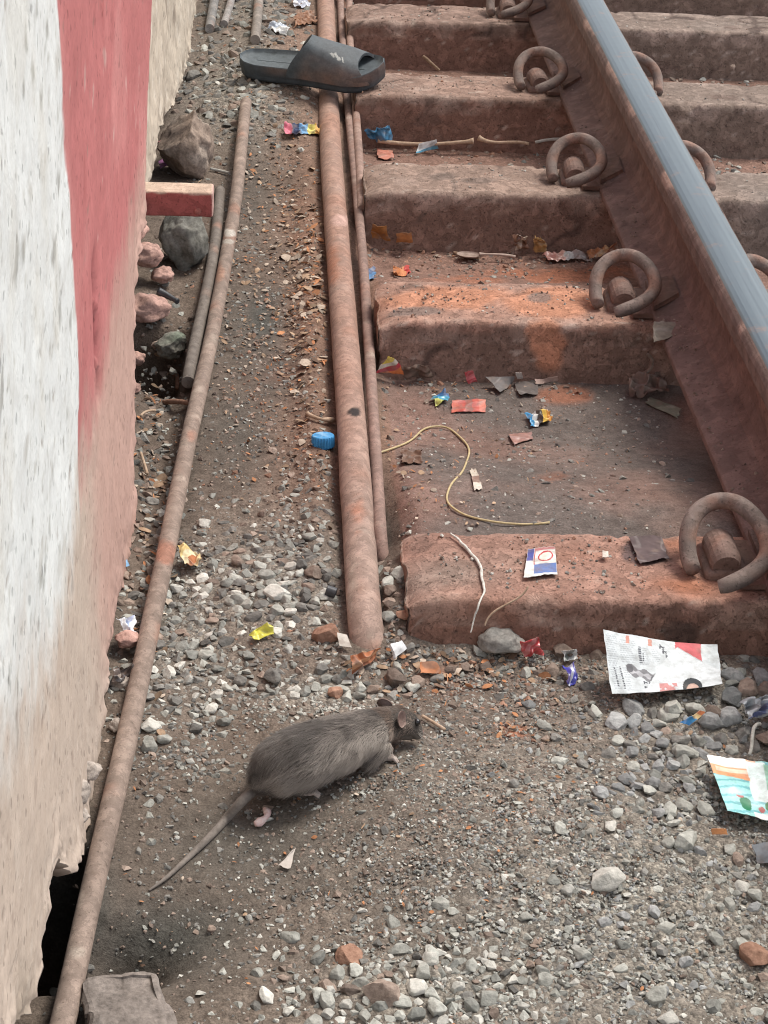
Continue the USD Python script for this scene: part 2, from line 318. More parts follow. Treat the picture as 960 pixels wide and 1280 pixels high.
c = np.where(crib1[:, None], mixc(np.tile([.205, .132, .108], (len(X), 1)), [.135, .112, .10], sstep(-.12, .3, n3 + .5 * n1 + .28 * sstep(440, 520, py) - .35 * sstep(560, 470, px))) * (1 + .3 * n2)[:, None], c)
rust = px_blobs(px + 22 * n2, py + 12 * n1, [(710, 494, 34, 12, .95), (690, 600, 40, 12, .5), (720, 340, 120, 12, .8), (600, 350, 110, 10, .5), (360, 465, 30, 22, .6), (400, 300, 40, 160, .35), (560, 840, 60, 30, .45), (640, 915, 26, 14, .8), (330, 560, 40, 20, .35), (860, 880, 30, 14, .3)])
c = mixc(c, [.30, .115, .062], np.where(near, sstep(.18, .62, rust + .55 * n2 + .25 * nz(Pn, .014, 3, 25)) * np.minimum(1, rust * 1.8) * .7, 0))
reddish = sstep(-.62, -.48, X) * sstep(1.95, 2.4, Y) * near
c = mixc(c, [.235, .138, .098], .8 * reddish * np.clip(.7 + 1.0 * n1, 0, 1.1) * (X < -.39))
dampc = px_blobs(px + 14 * n2, py + 20 * n1, [(330, 405, 34, 50, .9), (300, 540, 50, 60, .5), (345, 470, 30, 40, .6), (320, 250, 30, 60, .4), (210, 1170, 120, 60, .8), (320, 410, 40, 60, .6), (300, 1060, 130, 80, .55), (90, 1130, 60, 90, .9), (640, 475, 190, 16, .5)])
c = mixc(c, [.070, .073, .066], np.where(near, dampc, 0))
ground = thing('ground', kind='structure')
soil = obj('soil', trimesh.Trimesh(np.stack([X, Y, Z], 1), tris(grid_faces(len(gx), len(gy))), process=False), M_soil, ground, smooth=True, col=c)
grit = np.clip(.30 + .75 * gw + .25 * n1 - .35 * np.where(near, dampc, 0), .12, 1); grit = np.where(crib, .42 + .3 * n2, grit); grit = np.where(crib1, .14 + .22 * np.clip(n1 + n2, 0, 1), grit)
UsdGeom.PrimvarsAPI(UsdGeom.Mesh(soil)).CreatePrimvar('grit', Sdf.ValueTypeNames.FloatArray, 'vertex').Set(Vt.FloatArray.FromNumpy(grit.astype(np.float32)))

def at_many(px, py):
    px, py = np.asarray(px, float), np.asarray(py, float)
    d = FWD * FPX + RIGHT * (px - 480)[:, None] - UP * (py - 640)[:, None]
    z = np.full(len(px), -.06)
    for _ in range(12):
        P = EYE + d * ((z - EYE[2]) / d[:, 2])[:, None]; z = .5 * z + .5 * H(P[:, 0], P[:, 1])
    return P
def blocked(P, r=0.):
    x, y = P[:, 0], P[:, 1]
    b = np.zeros(len(P), bool)
    for s in SLEEPER_Y: b |= (x > SLEEPER_END - .004 - r * .6) & (np.abs(y - s) < .094 + r * .5)
    b |= (x > -.475 - r * .3) & (x < np.where(y < 2.0, -.426, -.402 + r * .3)) & (y > 1.80 - r)
    b |= (x > -.01 - r * .4) & (x < .145) & (y > 1.6)
    b |= x < -.752
    return b
# fields: (centre px, radii px, number, smallest and largest size in mm, palette weights)
FIELDS = [
    ((820, 1120), (300, 210), 11500, (2.0, 7.5), dict(grey=6, blue=1.5, dark=1.2, pale=1.4, brown=.6)),
    ((880, 1150), (220, 160), 210, (8, 17), dict(grey=6, blue=2, dark=1, pale=1, brown=.4)),
    ((560, 1240), (170, 70), 2900, (2.5, 11), dict(grey=5, pale=2, dark=1, brown=.8)),
    ((440, 1240), (100, 50), 90, (9, 20), dict(grey=5, pale=3, brown=.8)),
    ((330, 735), (110, 70), 1500, (4, 18), dict(grey=5, pale=1, dark=3, brown=1.2)),
    ((235, 800), (45, 90), 700, (4, 15), dict(grey=5, pale=1.5, dark=2)),
    ((410, 872), (80, 22), 420, (5, 17), dict(grey=5, pale=2.5, brown=1)), ((300, 850), (140, 60), 900, (3, 11), dict(grey=5, dark=3, brown=1)), ((905, 130), (70, 20), 90, (8, 22), dict(brown=4, grey=2)), ((920, 250), (50, 30), 130, (6, 22), dict(brown=4, grey=2, dark=1)),
    ((390, 640), (50, 60), 260, (4, 15), dict(grey=4, pale=1, brown=2, dark=1)),
    ((640, 800), (150, 45), 900, (4, 18), dict(grey=3, dark=3, brown=3, rust=1.2)),
    ((497, 735), (26, 56), 330, (4, 20), dict(grey=2, dark=2, brown=3, rust=1)),
    ((620, 850), (150, 50), 2300, (2.4, 8), dict(grey=3, dark=2.5, brown=4, rust=.8)),
    ((870, 890), (150, 62), 1100, (4, 17), dict(grey=2.5, blue=4, dark=3, brown=1)),
    ((900, 880), (110, 50), 150, (16, 30), dict(grey=2, blue=4, dark=2.5, brown=1)),
    ((880, 970), (110, 60), 700, (6, 17), dict(grey=3, blue=4, dark=2)),
    ((630, 1000), (190, 100), 5600, (1.7, 5.2), dict(grey=2.5, dark=2.5, brown=4, pale=.4)),
    ((430, 1120), (230, 140), 2100, (1.8, 6), dict(grey=2, dark=4, brown=3, pale=.5)),
    ((230, 930), (70, 70), 700, (2.5, 8), dict(grey=2, dark=4, brown=1)),
    ((300, 110), (75, 60), 800, (7, 24), dict(grey=3, dark=5, brown=1.6, pale=.2)),
    ((330, 10), (90, 40), 420, (8, 28), dict(grey=3, dark=4, brown=2)),
    ((190, 600), (34, 260), 700, (5, 17), dict(grey=3, dark=4, brown=2)),
    ((330, 420), (80, 250), 1700, (3, 9), dict(grey=1.5, dark=3, brown=4, rust=1.6, pale=.25)),
    ((690, 560), (200, 90), 1100, (1.6, 6), dict(grey=1.4, dark=2.5, brown=4, rust=1.4, pale=.3)),
    ((620, 475), (180, 20), 160, (4, 13), dict(dark=4, brown=3, rust=1)),
    ((600, 325), (150, 20), 260, (4, 10), dict(brown=4, rust=2, dark=1)),
    ((600, 185), (150, 14), 160, (5, 14), dict(brown=4, rust=2, dark=1)),
    ((900, 300), (60, 160), 240, (6, 18), dict(brown=4, grey=2, dark=1)),
    ((860, 80), (120, 60), 200, (8, 20), dict(brown=4, grey=2, dark=1)),
    ((400, 700), (260, 420), 420, (1.8, 5), dict(pale=1)), ((640, 500), (220, 220), 160, (1.8, 4.5), dict(pale=1)),
    ((650, 1440), (430, 130), 3600, (2.5, 9), dict(grey=6, blue=2, dark=2, pale=1, brown=1)),
    ((480, 640), (620, 720), 6500, (2, 7), dict(grey=3, dark=3, brown=3)),
]
pos, siz, pal = [], [], []
for (cx, cy), (rx, ry), n, (a, b), w in FIELDS:
    q = rng.normal(size=(n, 2)) * [rx * .62, ry * .62] + [cx, cy]
    P = at_many(q[:, 0], np.maximum(q[:, 1], -60))
    s = a * (b / a) ** (rng.random(n) ** 1.7) / 1000
    k = rng.choice(list(w), n, p=np.array(list(w.values())) / sum(w.values()))
    pos.append(P); siz.append(s); pal.append(k)
n = 8000                                            # the same thin scatter over the rest of the ground
P = np.stack([rng.uniform(-.73, 1.7, n), rng.uniform(.6, 6.5, n), np.zeros(n)], 1); P[:, 2] = H(P[:, 0], P[:, 1])
pos.append(P); siz.append(rng.uniform(.003, .011, n)); pal.append(rng.choice(['grey', 'dark', 'brown'], n))
pos, siz, pal = np.vstack(pos), np.concatenate(siz), np.concatenate(pal)
ok = ~np.array(blocked(pos, 0)) & ~(blocked(pos, .012) & (siz > .010)) & (pos[:, 1] > .5) & (pos[:, 1] < 8)
pos, siz, pal = pos[ok], siz[ok], pal[ok]
pq, sc = project(pos)
CLEAR = [(742, 785, 908, 876), (876, 936, 980, 1034), (300, 868, 536, 1000), (352, 150, 406, 174), (640, 792, 684, 828), (698, 806, 726, 860), (840, 884, 886, 908), (916, 864, 975, 904), (388, 536, 420, 564), (306, 780, 342, 804), (222, 684, 258, 714), (600, 785, 650, 822), (484, 800, 510, 824)]
for x0, y0, x1, y1 in CLEAR: ok_ = (siz > .0065) & (pq[:, 0] > x0) & (pq[:, 0] < x1) & (pq[:, 1] > y0 + 4) & (pq[:, 1] < y1 + 10); siz[ok_] *= .42
hidden = (pq[:, 0] < -20) | (pq[:, 0] > 980) | (pq[:, 1] < -20) | (pq[:, 1] > 1300)
vis = np.where(hidden, 0, siz * sc)
# keep the big ones from sitting inside one another
order = np.argsort(-siz); keep = np.ones(len(pos), bool); tree = cKDTree(pos[:, :2])
for i in order[:int((siz > .008).sum())]:
    if not keep[i]: continue
    for j in tree.query_ball_point(pos[i, :2], siz[i] * .62):
        if j != i and siz[j] <= siz[i]: keep[j] = False
pos, siz, pal, vis = pos[keep], siz[keep], pal[keep], vis[keep]
# stones that stand out in the photograph: px, py, width px, height px, palette
NAMED = [(938, 1189, 42, 38, 'rust'), (757, 1096, 46, 34, 'pale'), (437, 1192, 36, 36, 'rust'), (480, 1238, 56, 30, 'brown'), (411, 1234, 22, 30, 'pale'), (855, 1052, 40, 26, 'grey'),
         (190, 907, 26, 22, 'pale'), (186, 931, 24, 24, 'grey'), (264, 885, 17, 16, 'pale'), (213, 842, 24, 14, 'pale'), (345, 742, 34, 26, 'pale'), (300, 748, 28, 20, 'grey'), (258, 816, 20, 18, 'grey'),
         (404, 795, 42, 24, 'rust'), (390, 715, 26, 22, 'brown'), (255, 654, 16, 18, 'pale'), (222, 736, 22, 16, 'pale'), (628, 780, 40, 34, 'rust'), (595, 778, 30, 24, 'grey'), (700, 815, 34, 18, 'brown'),
         (840, 884, 34, 18, 'grey'), (915, 845, 34, 22, 'blue'), (890, 890, 30, 20, 'brown'), (850, 940, 30, 24, 'grey'), (930, 822, 18, 18, 'grey'),
         (880, 1010, 26, 20, 'grey'), (700, 1035, 20, 14, 'grey'), (340, 846, 32, 14, 'dark'), (520, 852, 26, 14, 'brown'), (495, 848, 34, 20, 'brown'), (60, 1214, 22, 26, 'pale'), (70, 1240, 18, 14, 'grey'),
         (610, 1245, 30, 24, 'grey'), (680, 1225, 22, 18, 'grey'), (540, 1195, 26, 16, 'grey'), (590, 1205, 22, 14, 'grey'), (730, 1190, 26, 20, 'grey'), (655, 1145, 18, 16, 'grey'), (710, 1110, 20, 16, 'pale'),
         (820, 1245, 32, 24, 'grey'), (890, 1255, 26, 18, 'grey'), (720, 800, 22, 20, 'brown'), (744, 818, 22, 20, 'brown'), (420, 865, 26, 12, 'rust'), (350, 1150, 12, 10, 'pale'), (265, 1160, 14, 12, 'brown'),
         (355, 1220, 16, 18, 'brown'), (240, 95, 22, 18, 'dark'), (330, 90, 20, 12, 'grey'), (470, 735, 20, 16, 'grey'), (500, 715, 24, 22, 'grey'), (505, 768, 22, 16, 'rust')]
big = np.argsort(-vis)[:300 - len(NAMED)]
isbig = np.zeros(len(pos), bool); isbig[big] = True
STONES = [rock((1, 1, 1), 100 + k, 3, .16, planes=18) for k in range(16)]
def place_stone(P, size3, palette, sink=.40):
    t = STONES[rng.integers(16)]
    a = rng.uniform(0, 2 * np.pi); R = trimesh.transformations.euler_matrix(rng.normal(0, .25), rng.normal(0, .25), a)[:3, :3]
    v = (t.vertices * size3) @ R.T
    v = v - [0, 0, v[:, 2].min()] + P - [0, 0, sink * np.ptp(v[:, 2])]
    obj('stone', trimesh.Trimesh(v, t.faces, process=False), PAL[palette], ground, smooth=24)
for x_, y_, w_, h_, p_ in NAMED:
    P = at(x_, y_); s = project(P[None])[1][0]
    d = w_ / s
    place_stone(P - [0, .3 * h_ / s, 0], np.array([d, d, d]) * [1, min(1.05, max(.7, h_ / w_ * 1.1)), .62], p_, .36)
for i in big:
    place_stone(pos[i], siz[i] * np.array([rng.uniform(.9, 1.25), rng.uniform(.75, 1.0), rng.uniform(.5, .8)]), pal[i])

# all the smaller gravel, one part that nobody could count
def instancer(name, parent, protos, idx, P, scales, quats):
    pi = UsdGeom.PointInstancer.Define(stage, numbered(pathof(parent) + '/' + name))
    rel = pi.CreatePrototypesRel()
    pr = UsdGeom.Xform.Define(stage, str(pi.GetPath()) + '/shapes')
    for nm, t, mat, sm in protos:
        g = obj(nm, t, mat, pr, smooth=sm); rel.AddTarget(g.GetPath())
    pi.CreateProtoIndicesAttr(Vt.IntArray.FromNumpy(np.asarray(idx, np.int32)))
    pi.CreatePositionsAttr(Vt.Vec3fArray.FromNumpy(np.asarray(P, np.float32)))
    pi.CreateScalesAttr(Vt.Vec3fArray.FromNumpy(np.asarray(scales, np.float32)))
    pi.CreateOrientationsAttr(Vt.QuathArray([Gf.Quath(float(q[3]), float(q[0]), float(q[1]), float(q[2])) for q in quats]))
    return tag(pi, kind='stuff')
from scipy.spatial.transform import Rotation
def hullstone(seed):
    r = np.random.default_rng(seed); p = r.normal(size=(13, 3)); p /= np.linalg.norm(p, axis=1)[:, None]
    p *= r.uniform(.8, 1.1, (13, 1)); t = trimesh.convex.convex_hull(p); t.vertices -= t.bounds.mean(0); t.vertices /= t.extents; return t
names = list(PAL); protos = []
for k, nm in enumerate(names):
    for j in range(5): protos.append((nm + '_pebble', hullstone(300 + 10 * k + j), PAL[nm], 20))
sm = ~isbig
idx = np.array([names.index(p) * 5 for p in pal[sm]]) + rng.integers(0, 5, sm.sum())
e = Rotation.from_euler('zyx', np.stack([rng.uniform(0, 2 * np.pi, sm.sum()), rng.normal(0, .35, sm.sum()), rng.normal(0, .35, sm.sum())], 1))
s3 = siz[sm][:, None] * np.stack([rng.uniform(.85, 1.3, sm.sum()), rng.uniform(.7, 1.05, sm.sum()), rng.uniform(.45, .85, sm.sum())], 1)
pp = pos[sm].copy(); pp[:, 2] += s3[:, 2] * -.02
# grit and crumbs lying on the sleepers and on the rail foot
def topz(y, S): return np.where(np.abs(y - S) < .066, .0004, -.0025)
for k_, S in enumerate(SLEEPER_Y[:5]):
    n_ = 900 if k_ < 2 else 420
    x_ = np.where(rng.random(n_) < .72, rng.uniform(SLEEPER_END + .012, -.01, n_), rng.uniform(.15, .75, n_)); y_ = S + rng.uniform(-.074, .074, n_)
    g_ = fbm(P3(x_, y_) / .05, 3, 77); k2 = g_ > .47; x_, y_ = x_[k2], y_[k2]; n_ = len(x_)
    pp = np.vstack([pp, np.stack([x_, y_, topz(y_, S)], 1)]); w_ = .0013 * (4.5 ** (rng.random(n_) ** 2.2)); s3 = np.vstack([s3, w_[:, None] * rng.uniform(.6, 1.2, (n_, 3))])
    idx = np.r_[idx, rng.choice([names.index(q_) for q_ in ('brown', 'brown', 'grey', 'rust', 'pale', 'dark')], n_) * 5 + rng.integers(0, 5, n_)]
n_ = 900; y_ = rng.uniform(1.6, 4.6, n_); x_ = rng.uniform(.004, .046, n_); k2 = fbm(P3(x_, y_) / .06, 3, 78) > .5; x_, y_ = x_[k2], y_[k2]; n_ = len(x_)
pp = np.vstack([pp, np.stack([x_, y_, np.interp(x_, [.003, .030, .046], [.0115, .0205, .0275])], 1)]); s3 = np.vstack([s3, .0012 * (4. ** (rng.random((n_, 1)) ** 2)) * rng.uniform(.6, 1.2, (n_, 3))]); idx = np.r_[idx, names.index('brown') * 5 + rng.integers(0, 5, n_)]
e = Rotation.from_euler('zyx', np.stack([rng.uniform(0, 2 * np.pi, len(pp)), rng.normal(0, .35, len(pp)), rng.normal(0, .35, len(pp))], 1))
instancer('gravel', ground, protos, idx, pp, s3, e.as_quat())

# dry leaf crumbs, straw and chips trodden into the soil
def chip(seed, w):
    r = np.random.default_rng(seed); n = 5
    x = np.linspace(-.5, .5, n); y = w * np.sqrt(np.maximum(0, .27 - x * x)) * r.uniform(.6, 1.2, n) + .02
    z = .10 * np.cos(x * 3) + r.normal(0, .02, n)
    V = np.vstack([np.stack([x, y, z], 1), np.stack([x, -y, z + r.normal(0, .04, n)], 1)]); V2 = V - [0, 0, .03]
    f = []
    for i in range(n - 1):
        f += [[i, i + n, i + 1], [i + 1, i + n, i + n + 1]]
    f = np.array(f); F = np.vstack([f, f[:, ::-1] + 2 * n])
    e_ = list(range(n)) + list(range(2 * n - 1, n - 1, -1))
    F = np.vstack([F] + [[[a, b, b + 2 * n], [a, b + 2 * n, a + 2 * n]] for a, b in zip(e_, e_[1:] + e_[:1])])
    return trimesh.Trimesh(np.vstack([V, V2]), F, process=False)
LIT = [((350, 300), (60, 160), 620, (6, 16)), ((385, 370), (28, 100), 420, (6, 26)), ((330, 480), (90, 160), 420, (4, 12)), ((400, 560), (20, 60), 60, (6, 16)), ((560, 835), (110, 30), 170, (5, 18)),
       ((600, 310), (150, 14), 90, (6, 16)), ((600, 480), (120, 20), 60, (5, 14)), ((530, 610), (60, 70), 110, (4, 12)), ((190, 600), (24, 200), 160, (8, 20)), ((620, 560), (170, 70), 160, (3, 9)),
       ((600, 960), (260, 120), 420, (3, 8)), ((480, 1150), (300, 120), 220, (2, 7)), ((600, 170), (140, 10), 50, (6, 16)), ((330, 60), (80, 60), 70, (8, 20)), ((235, 290), (20, 50), 60, (6, 16)), ((640, 912), (26, 10), 40, (4, 12))]
lp, ls = [], []
for (cx, cy), (rx, ry), n, (a, b) in LIT:
    q = rng.normal(size=(n, 2)) * [rx * .62, ry * .62] + [cx, cy]
    lp.append(at_many(q[:, 0], q[:, 1])); ls.append((a + (b - a) * rng.random(n) ** 2.4) / 1000 * .82)
lp, ls = np.vstack(lp), np.concatenate(ls); k = ~blocked(lp, 0); lp, ls = lp[k], ls[k]; n = len(lp)
lp[:, 2] += .0025
lit_look = [M_litter, plain('brown_leaf_look', (.13, .085, .06), (.25, .165, .12), 120., .9, .3, .0006, .2, .4), plain('pale_straw_look', (.30, .24, .19), (.50, .42, .34), 150., .85, .3, .0005, .2, .3), plain('orange_leaf_look', (.32, .13, .06), (.48, .24, .12), 120., .85, .3, .0006, .25, .3)]
protos = [('leaf_crumb', chip(500 + j, [.9, .5, .22, .7][j % 4]), lit_look[j // 2 % 4], 40) for j in range(8)]
e = Rotation.from_euler('zyx', np.stack([rng.uniform(0, 2 * np.pi, n), rng.normal(0, .4, n), rng.normal(0, .4, n)], 1))
instancer('leaf_litter', ground, protos, rng.integers(0, 8, n), lp, np.stack([ls, ls * rng.uniform(.5, 1, n), ls * .8], 1), e.as_quat())

# ------------------------------------------------------------------ sleepers
def sleeper(k, S, label):
    fine = .0042 if k < 2 else .0062
    prof = np.array([(-.124, -.205), (-.1215, -.195), (-.0785, -.0075), (-.0772, -.0035), (-.0745, -.0008), (-.071, 0), (.071, 0), (.0745, -.0008), (.0772, -.0035), (.0785, -.0075), (.124, -.205)])
    d = np.r_[0, np.cumsum(np.linalg.norm(np.diff(prof, axis=0), axis=1))]; s = np.arange(0, d[-1], fine)
    yy, zz = np.interp(s, d, prof[:, 0]), np.interp(s, d, prof[:, 1])
    xs = np.r_[SLEEPER_END + np.array([0, .003, .006]), np.arange(SLEEPER_END + .012, .80, fine * 1.2), np.arange(.85, 2.25, .06)]
    nx, npf = len(xs), len(s)
    Xs = np.repeat(xs, npf); Ys = np.tile(yy, nx) + S; Zs = np.tile(zz, nx)
    V = np.stack([Xs, Ys, Zs], 1); ctr = np.stack([Xs, np.full(len(Xs), S), np.full(len(Xs), -.10)], 1)
    N = V - ctr; N[:, 2] *= 1.3; N /= np.linalg.norm(N, axis=1)[:, None]
    edge = np.exp(-((np.abs(V[:, 1] - S) - .076) / .012) ** 2) * (V[:, 2] > -.03)
    q = V + [0, 0, 0]
    dsp = .0014 * nz(q, .09, 3, 40 + k) + .0008 * nz(q, .018, 3, 50 + k) + .0005 * nz(q, .007, 2, 60 + k)
    chip_ = np.clip(nz(q, .045, 3, 70 + k) - .12, 0, 1) * .026 * edge
    crack = sstep(.030, .012, np.abs(nz(q, .17, 3, 75 + k))) * sstep(.05, .2, nz(q, .30, 2, 76 + k)); dsp = dsp - .0014 * crack
    seat = sstep(-.12, -.09, Xs)                                   # the rail seat stays true
    V = V + N * (dsp * (1 - .5 * seat) - chip_)[:, None]
    endw = np.exp(-(Xs - SLEEPER_END) / .018)
    V[:, 2] -= .016 * endw * (V[:, 2] > -.06) * (1 + nz(q, .04, 2, 80 + k)); V[:, 0] += endw * .008 * nz(np.stack([V[:, 1] * 0, V[:, 1], V[:, 2]], 1), .03, 3, 90 + k)
    V[:npf, 1] = S + (V[:npf, 1] - S) * .93
    # colour: red dust on grey concrete, plus shade painted into the darker sides
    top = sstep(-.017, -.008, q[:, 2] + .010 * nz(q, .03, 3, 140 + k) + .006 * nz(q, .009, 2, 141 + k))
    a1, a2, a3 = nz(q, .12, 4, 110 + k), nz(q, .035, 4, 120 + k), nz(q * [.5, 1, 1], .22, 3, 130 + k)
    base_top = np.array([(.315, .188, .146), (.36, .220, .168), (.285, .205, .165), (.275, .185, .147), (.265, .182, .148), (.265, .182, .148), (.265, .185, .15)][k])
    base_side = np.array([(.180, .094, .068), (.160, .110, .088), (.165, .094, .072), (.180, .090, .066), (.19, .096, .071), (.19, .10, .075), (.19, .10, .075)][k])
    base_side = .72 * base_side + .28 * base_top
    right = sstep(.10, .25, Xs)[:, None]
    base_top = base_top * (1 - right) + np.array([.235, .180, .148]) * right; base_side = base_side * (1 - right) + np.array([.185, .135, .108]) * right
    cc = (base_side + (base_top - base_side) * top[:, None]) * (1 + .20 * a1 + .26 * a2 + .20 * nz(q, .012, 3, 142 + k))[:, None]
    cc = mixc(cc, [.42, .35, .30], sstep(.40, .5, nz(q * [.6, 1, 1], .010, 3, 143 + k)) * .6)
    cc = mixc(cc, [.10, .072, .06], sstep(.42, .6, nz(q, .016, 3, 144 + k)) * .6)
    cc = mixc(cc, [.22, .195, .175], sstep(.25, .6, a3) * .55)
    cc = mixc(cc, [.40, .31, .26], edge * .6 * sstep(-.2, .4, a2))
    cc = mixc(cc, [.37, .285, .24], top * sstep(.12, .4, nz(q * [.7, 1, 1], .085, 4, 146 + k)) * .55)
    cc = mixc(cc, [.13, .085, .07], sstep(.30, .45, nz(q, .06, 4, 147 + k)) * .55)
    cc = mixc(cc, [.075, .05, .042], crack * .75)
    uv, _ = project(q); X_, Y_ = uv[:, 0], uv[:, 1]
    if k == 0:
        cc = mixc(cc, [.23, .185, .155], px_blobs(X_, Y_, [(565, 715, 60, 22, .75), (640, 700, 40, 16, .3)]))
        cc = mixc(cc, [.36, .15, .085], px_blobs(X_, Y_, [(860, 735, 50, 14, 1.), (835, 680, 40, 12, .6), (905, 680, 40, 30, .6), (700, 690, 50, 12, .3), (600, 760, 90, 20, .3)]) * (.8 + a2))
        cc = mixc(cc, [.085, .062, .062], sstep(.35, .55, px_blobs(X_ + 14 * a2, Y_ + 8 * a1, [(808, 690, 34, 20, 1.)])) * .9)
        cc = mixc(cc, [.40, .33, .28], sstep(.25, .5, a2) * px_blobs(X_, Y_, [(745, 735, 50, 10, .9), (800, 745, 30, 8, .9)]))
    if k == 1:
        cc = mixc(cc, [.50, .235, .140], sstep(.2, .5, px_blobs(X_ + 16 * a2, Y_ + 8 * a2, [(560, 372, 90, 16, .8), (690, 378, 56, 20, 1.), (684, 430, 22, 34, .95)])) * .75)
        cc = mixc(cc, [.20, .155, .135], sstep(.3, .5, px_blobs(X_ + 12 * a1, Y_, [(672, 372, 16, 7, 1.), (520, 388, 40, 8, .7)])) * .8)
    if k == 2:
        cc = mixc(cc, [.15, .115, .098], sstep(.2, .4, px_blobs(X_ + 6 * a2, Y_ + 4 * a2, [(552, 220, 16, 5, 1.), (598, 226, 22, 4, 1.), (568, 230, 3, 10, .8)])) * .7)
    ftop = tris(grid_faces(nx, npf))
    kc = len(V); V = np.vstack([V, [[SLEEPER_END, S, -.11]]]); cc = np.vstack([cc, [[.17, .1, .08]]])
    j = np.arange(npf - 1); f = np.vstack([ftop, np.stack([np.full(npf - 1, kc), j + 1, j], 1)])
    t = trimesh.Trimesh(V, f, process=False)
    fn = t.face_normals[:10]; 
    if (t.face_normals[(t.triangles_center[:, 2] > -.01) & (np.abs(t.triangles_center[:, 1] - S) < .05)][:, 2]).mean() < 0: t.invert()
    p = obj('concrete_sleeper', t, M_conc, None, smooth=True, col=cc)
    tag(p, label, 'railway sleeper', 'concrete sleepers under the rail')
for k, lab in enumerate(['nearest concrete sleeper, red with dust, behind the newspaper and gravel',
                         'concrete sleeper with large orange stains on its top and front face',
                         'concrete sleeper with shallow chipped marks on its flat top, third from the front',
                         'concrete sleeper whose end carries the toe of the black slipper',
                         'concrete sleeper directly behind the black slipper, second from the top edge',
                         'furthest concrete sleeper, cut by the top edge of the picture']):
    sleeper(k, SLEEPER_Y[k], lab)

# ------------------------------------------------------------------ rail
def extrude_profile(prof, y, mat, name, parent, colf, dsp=.0008, seed=0, closed=False):
    prof = np.asarray(prof, float); d = np.r_[0, np.cumsum(np.linalg.norm(np.diff(prof, axis=0), axis=1))]
    s = np.unique(np.r_[d, np.arange(0, d[-1], .0045)])
    xx, zz = np.interp(s, d, prof[:, 0]), np.interp(s, d, prof[:, 1])
    V = np.stack([np.tile(xx, len(y)), np.repeat(y, len(s)), np.tile(zz, len(y))], 1)
    tx, tz = np.gradient(xx), np.gradient(zz); l = np.hypot(tx, tz); N = np.tile(np.stack([-tz / l, 0 * tx, tx / l], 1), (len(y), 1))
    V0 = V.copy(); V = V + N * (dsp * nz(V0 * [1, .6, 1], .03, 4, seed) + dsp * .5 * nz(V0, .009, 3, seed + 1))[:, None]
    t = trimesh.Trimesh(V, tris(grid_faces(len(y), len(s))), process=False)
    return obj(name, t, mat, parent, smooth=True, col=colf(V0) if colf else None)
rail = thing('rail', 'long steel rail with a worn shiny top and rust brown foot', 'rail')
ry = np.r_[np.arange(1.35, 5.4, .0065), np.arange(5.5, 16, .25)]
ry = np.r_[np.arange(-3, 1.3, .15), ry]
def rust_col(V):
    a, b, c_ = nz(V, .14, 4, 201), nz(V, .03, 4, 202), nz(V * [1, .4, 1], .3, 3, 203)
    cc = np.tile([.195, .125, .108], (len(V), 1)) * (1 + .22 * a + .3 * b)[:, None]
    cc = mixc(cc, [.26, .125, .080], sstep(.15, .6, c_ + .4 * b) * .55 * (V[:, 2] < .05))
    cc = mixc(cc, [.25, .185, .165], sstep(.2, .45, b) * .35); cc = mixc(cc, [.10, .062, .055], sstep(.3, .45, nz(V, .02, 4, 204)) * .6)
    return cc
def head_col(V):
    a, b = nz(V, .1, 4, 211), nz(V, .02, 4, 212)
    cc = np.tile([.165, .115, .098], (len(V), 1)) * (1 + .2 * a + .28 * b)[:, None]
    return mixc(cc, [.40, .27, .22], sstep(.1, .45, nz(V * [1, .6, 1], .045, 3, 213)) * sstep(.134, .1445, V[:, 2]) * .85)
FOOTW, HC = .136, .068
halfL = [(0.0005, 0), (0, .003), (0, .0095), (.003, .0115), (.030, .0205), (.046, .0275), (.055, .037), (.0605, .052), (.0605, .098), (.057, .108), (.047, .1135), (.0375, .1165)]
mir = lambda pts: [(2 * HC - x, z) for x, z in pts[::-1]]
extrude_profile(halfL, ry, M_rust, 'foot_and_web', rail, rust_col, .0012, 220)
extrude_profile(mir(halfL), ry, M_rust, 'far_foot_and_web', rail, rust_col, .0012, 224)
hl = [(.0375, .1165), (.0348, .119), (.0345, .138), (.0362, .1445), (.0395, .1492), (.0412, .1506)]
extrude_profile(hl, ry, M_rust, 'head_side', rail, head_col, .0007, 226)
extrude_profile(mir(hl), ry, M_rust, 'far_head_side', rail, head_col, .0007, 228)
run = [(.0412, .1506), (.0435, .1524), (.050, .1547), (.058, .1557), (.068, .156)]
extrude_profile(run + mir(run)[1:], ry, M_steel, 'running_surface', rail, None, .00025, 230)
extrude_profile([(2 * HC - .0005, 0), (.0005, 0)], np.array([-3, 4., 16]), M_rust, 'foot_base', rail, rust_col, 0, 232)

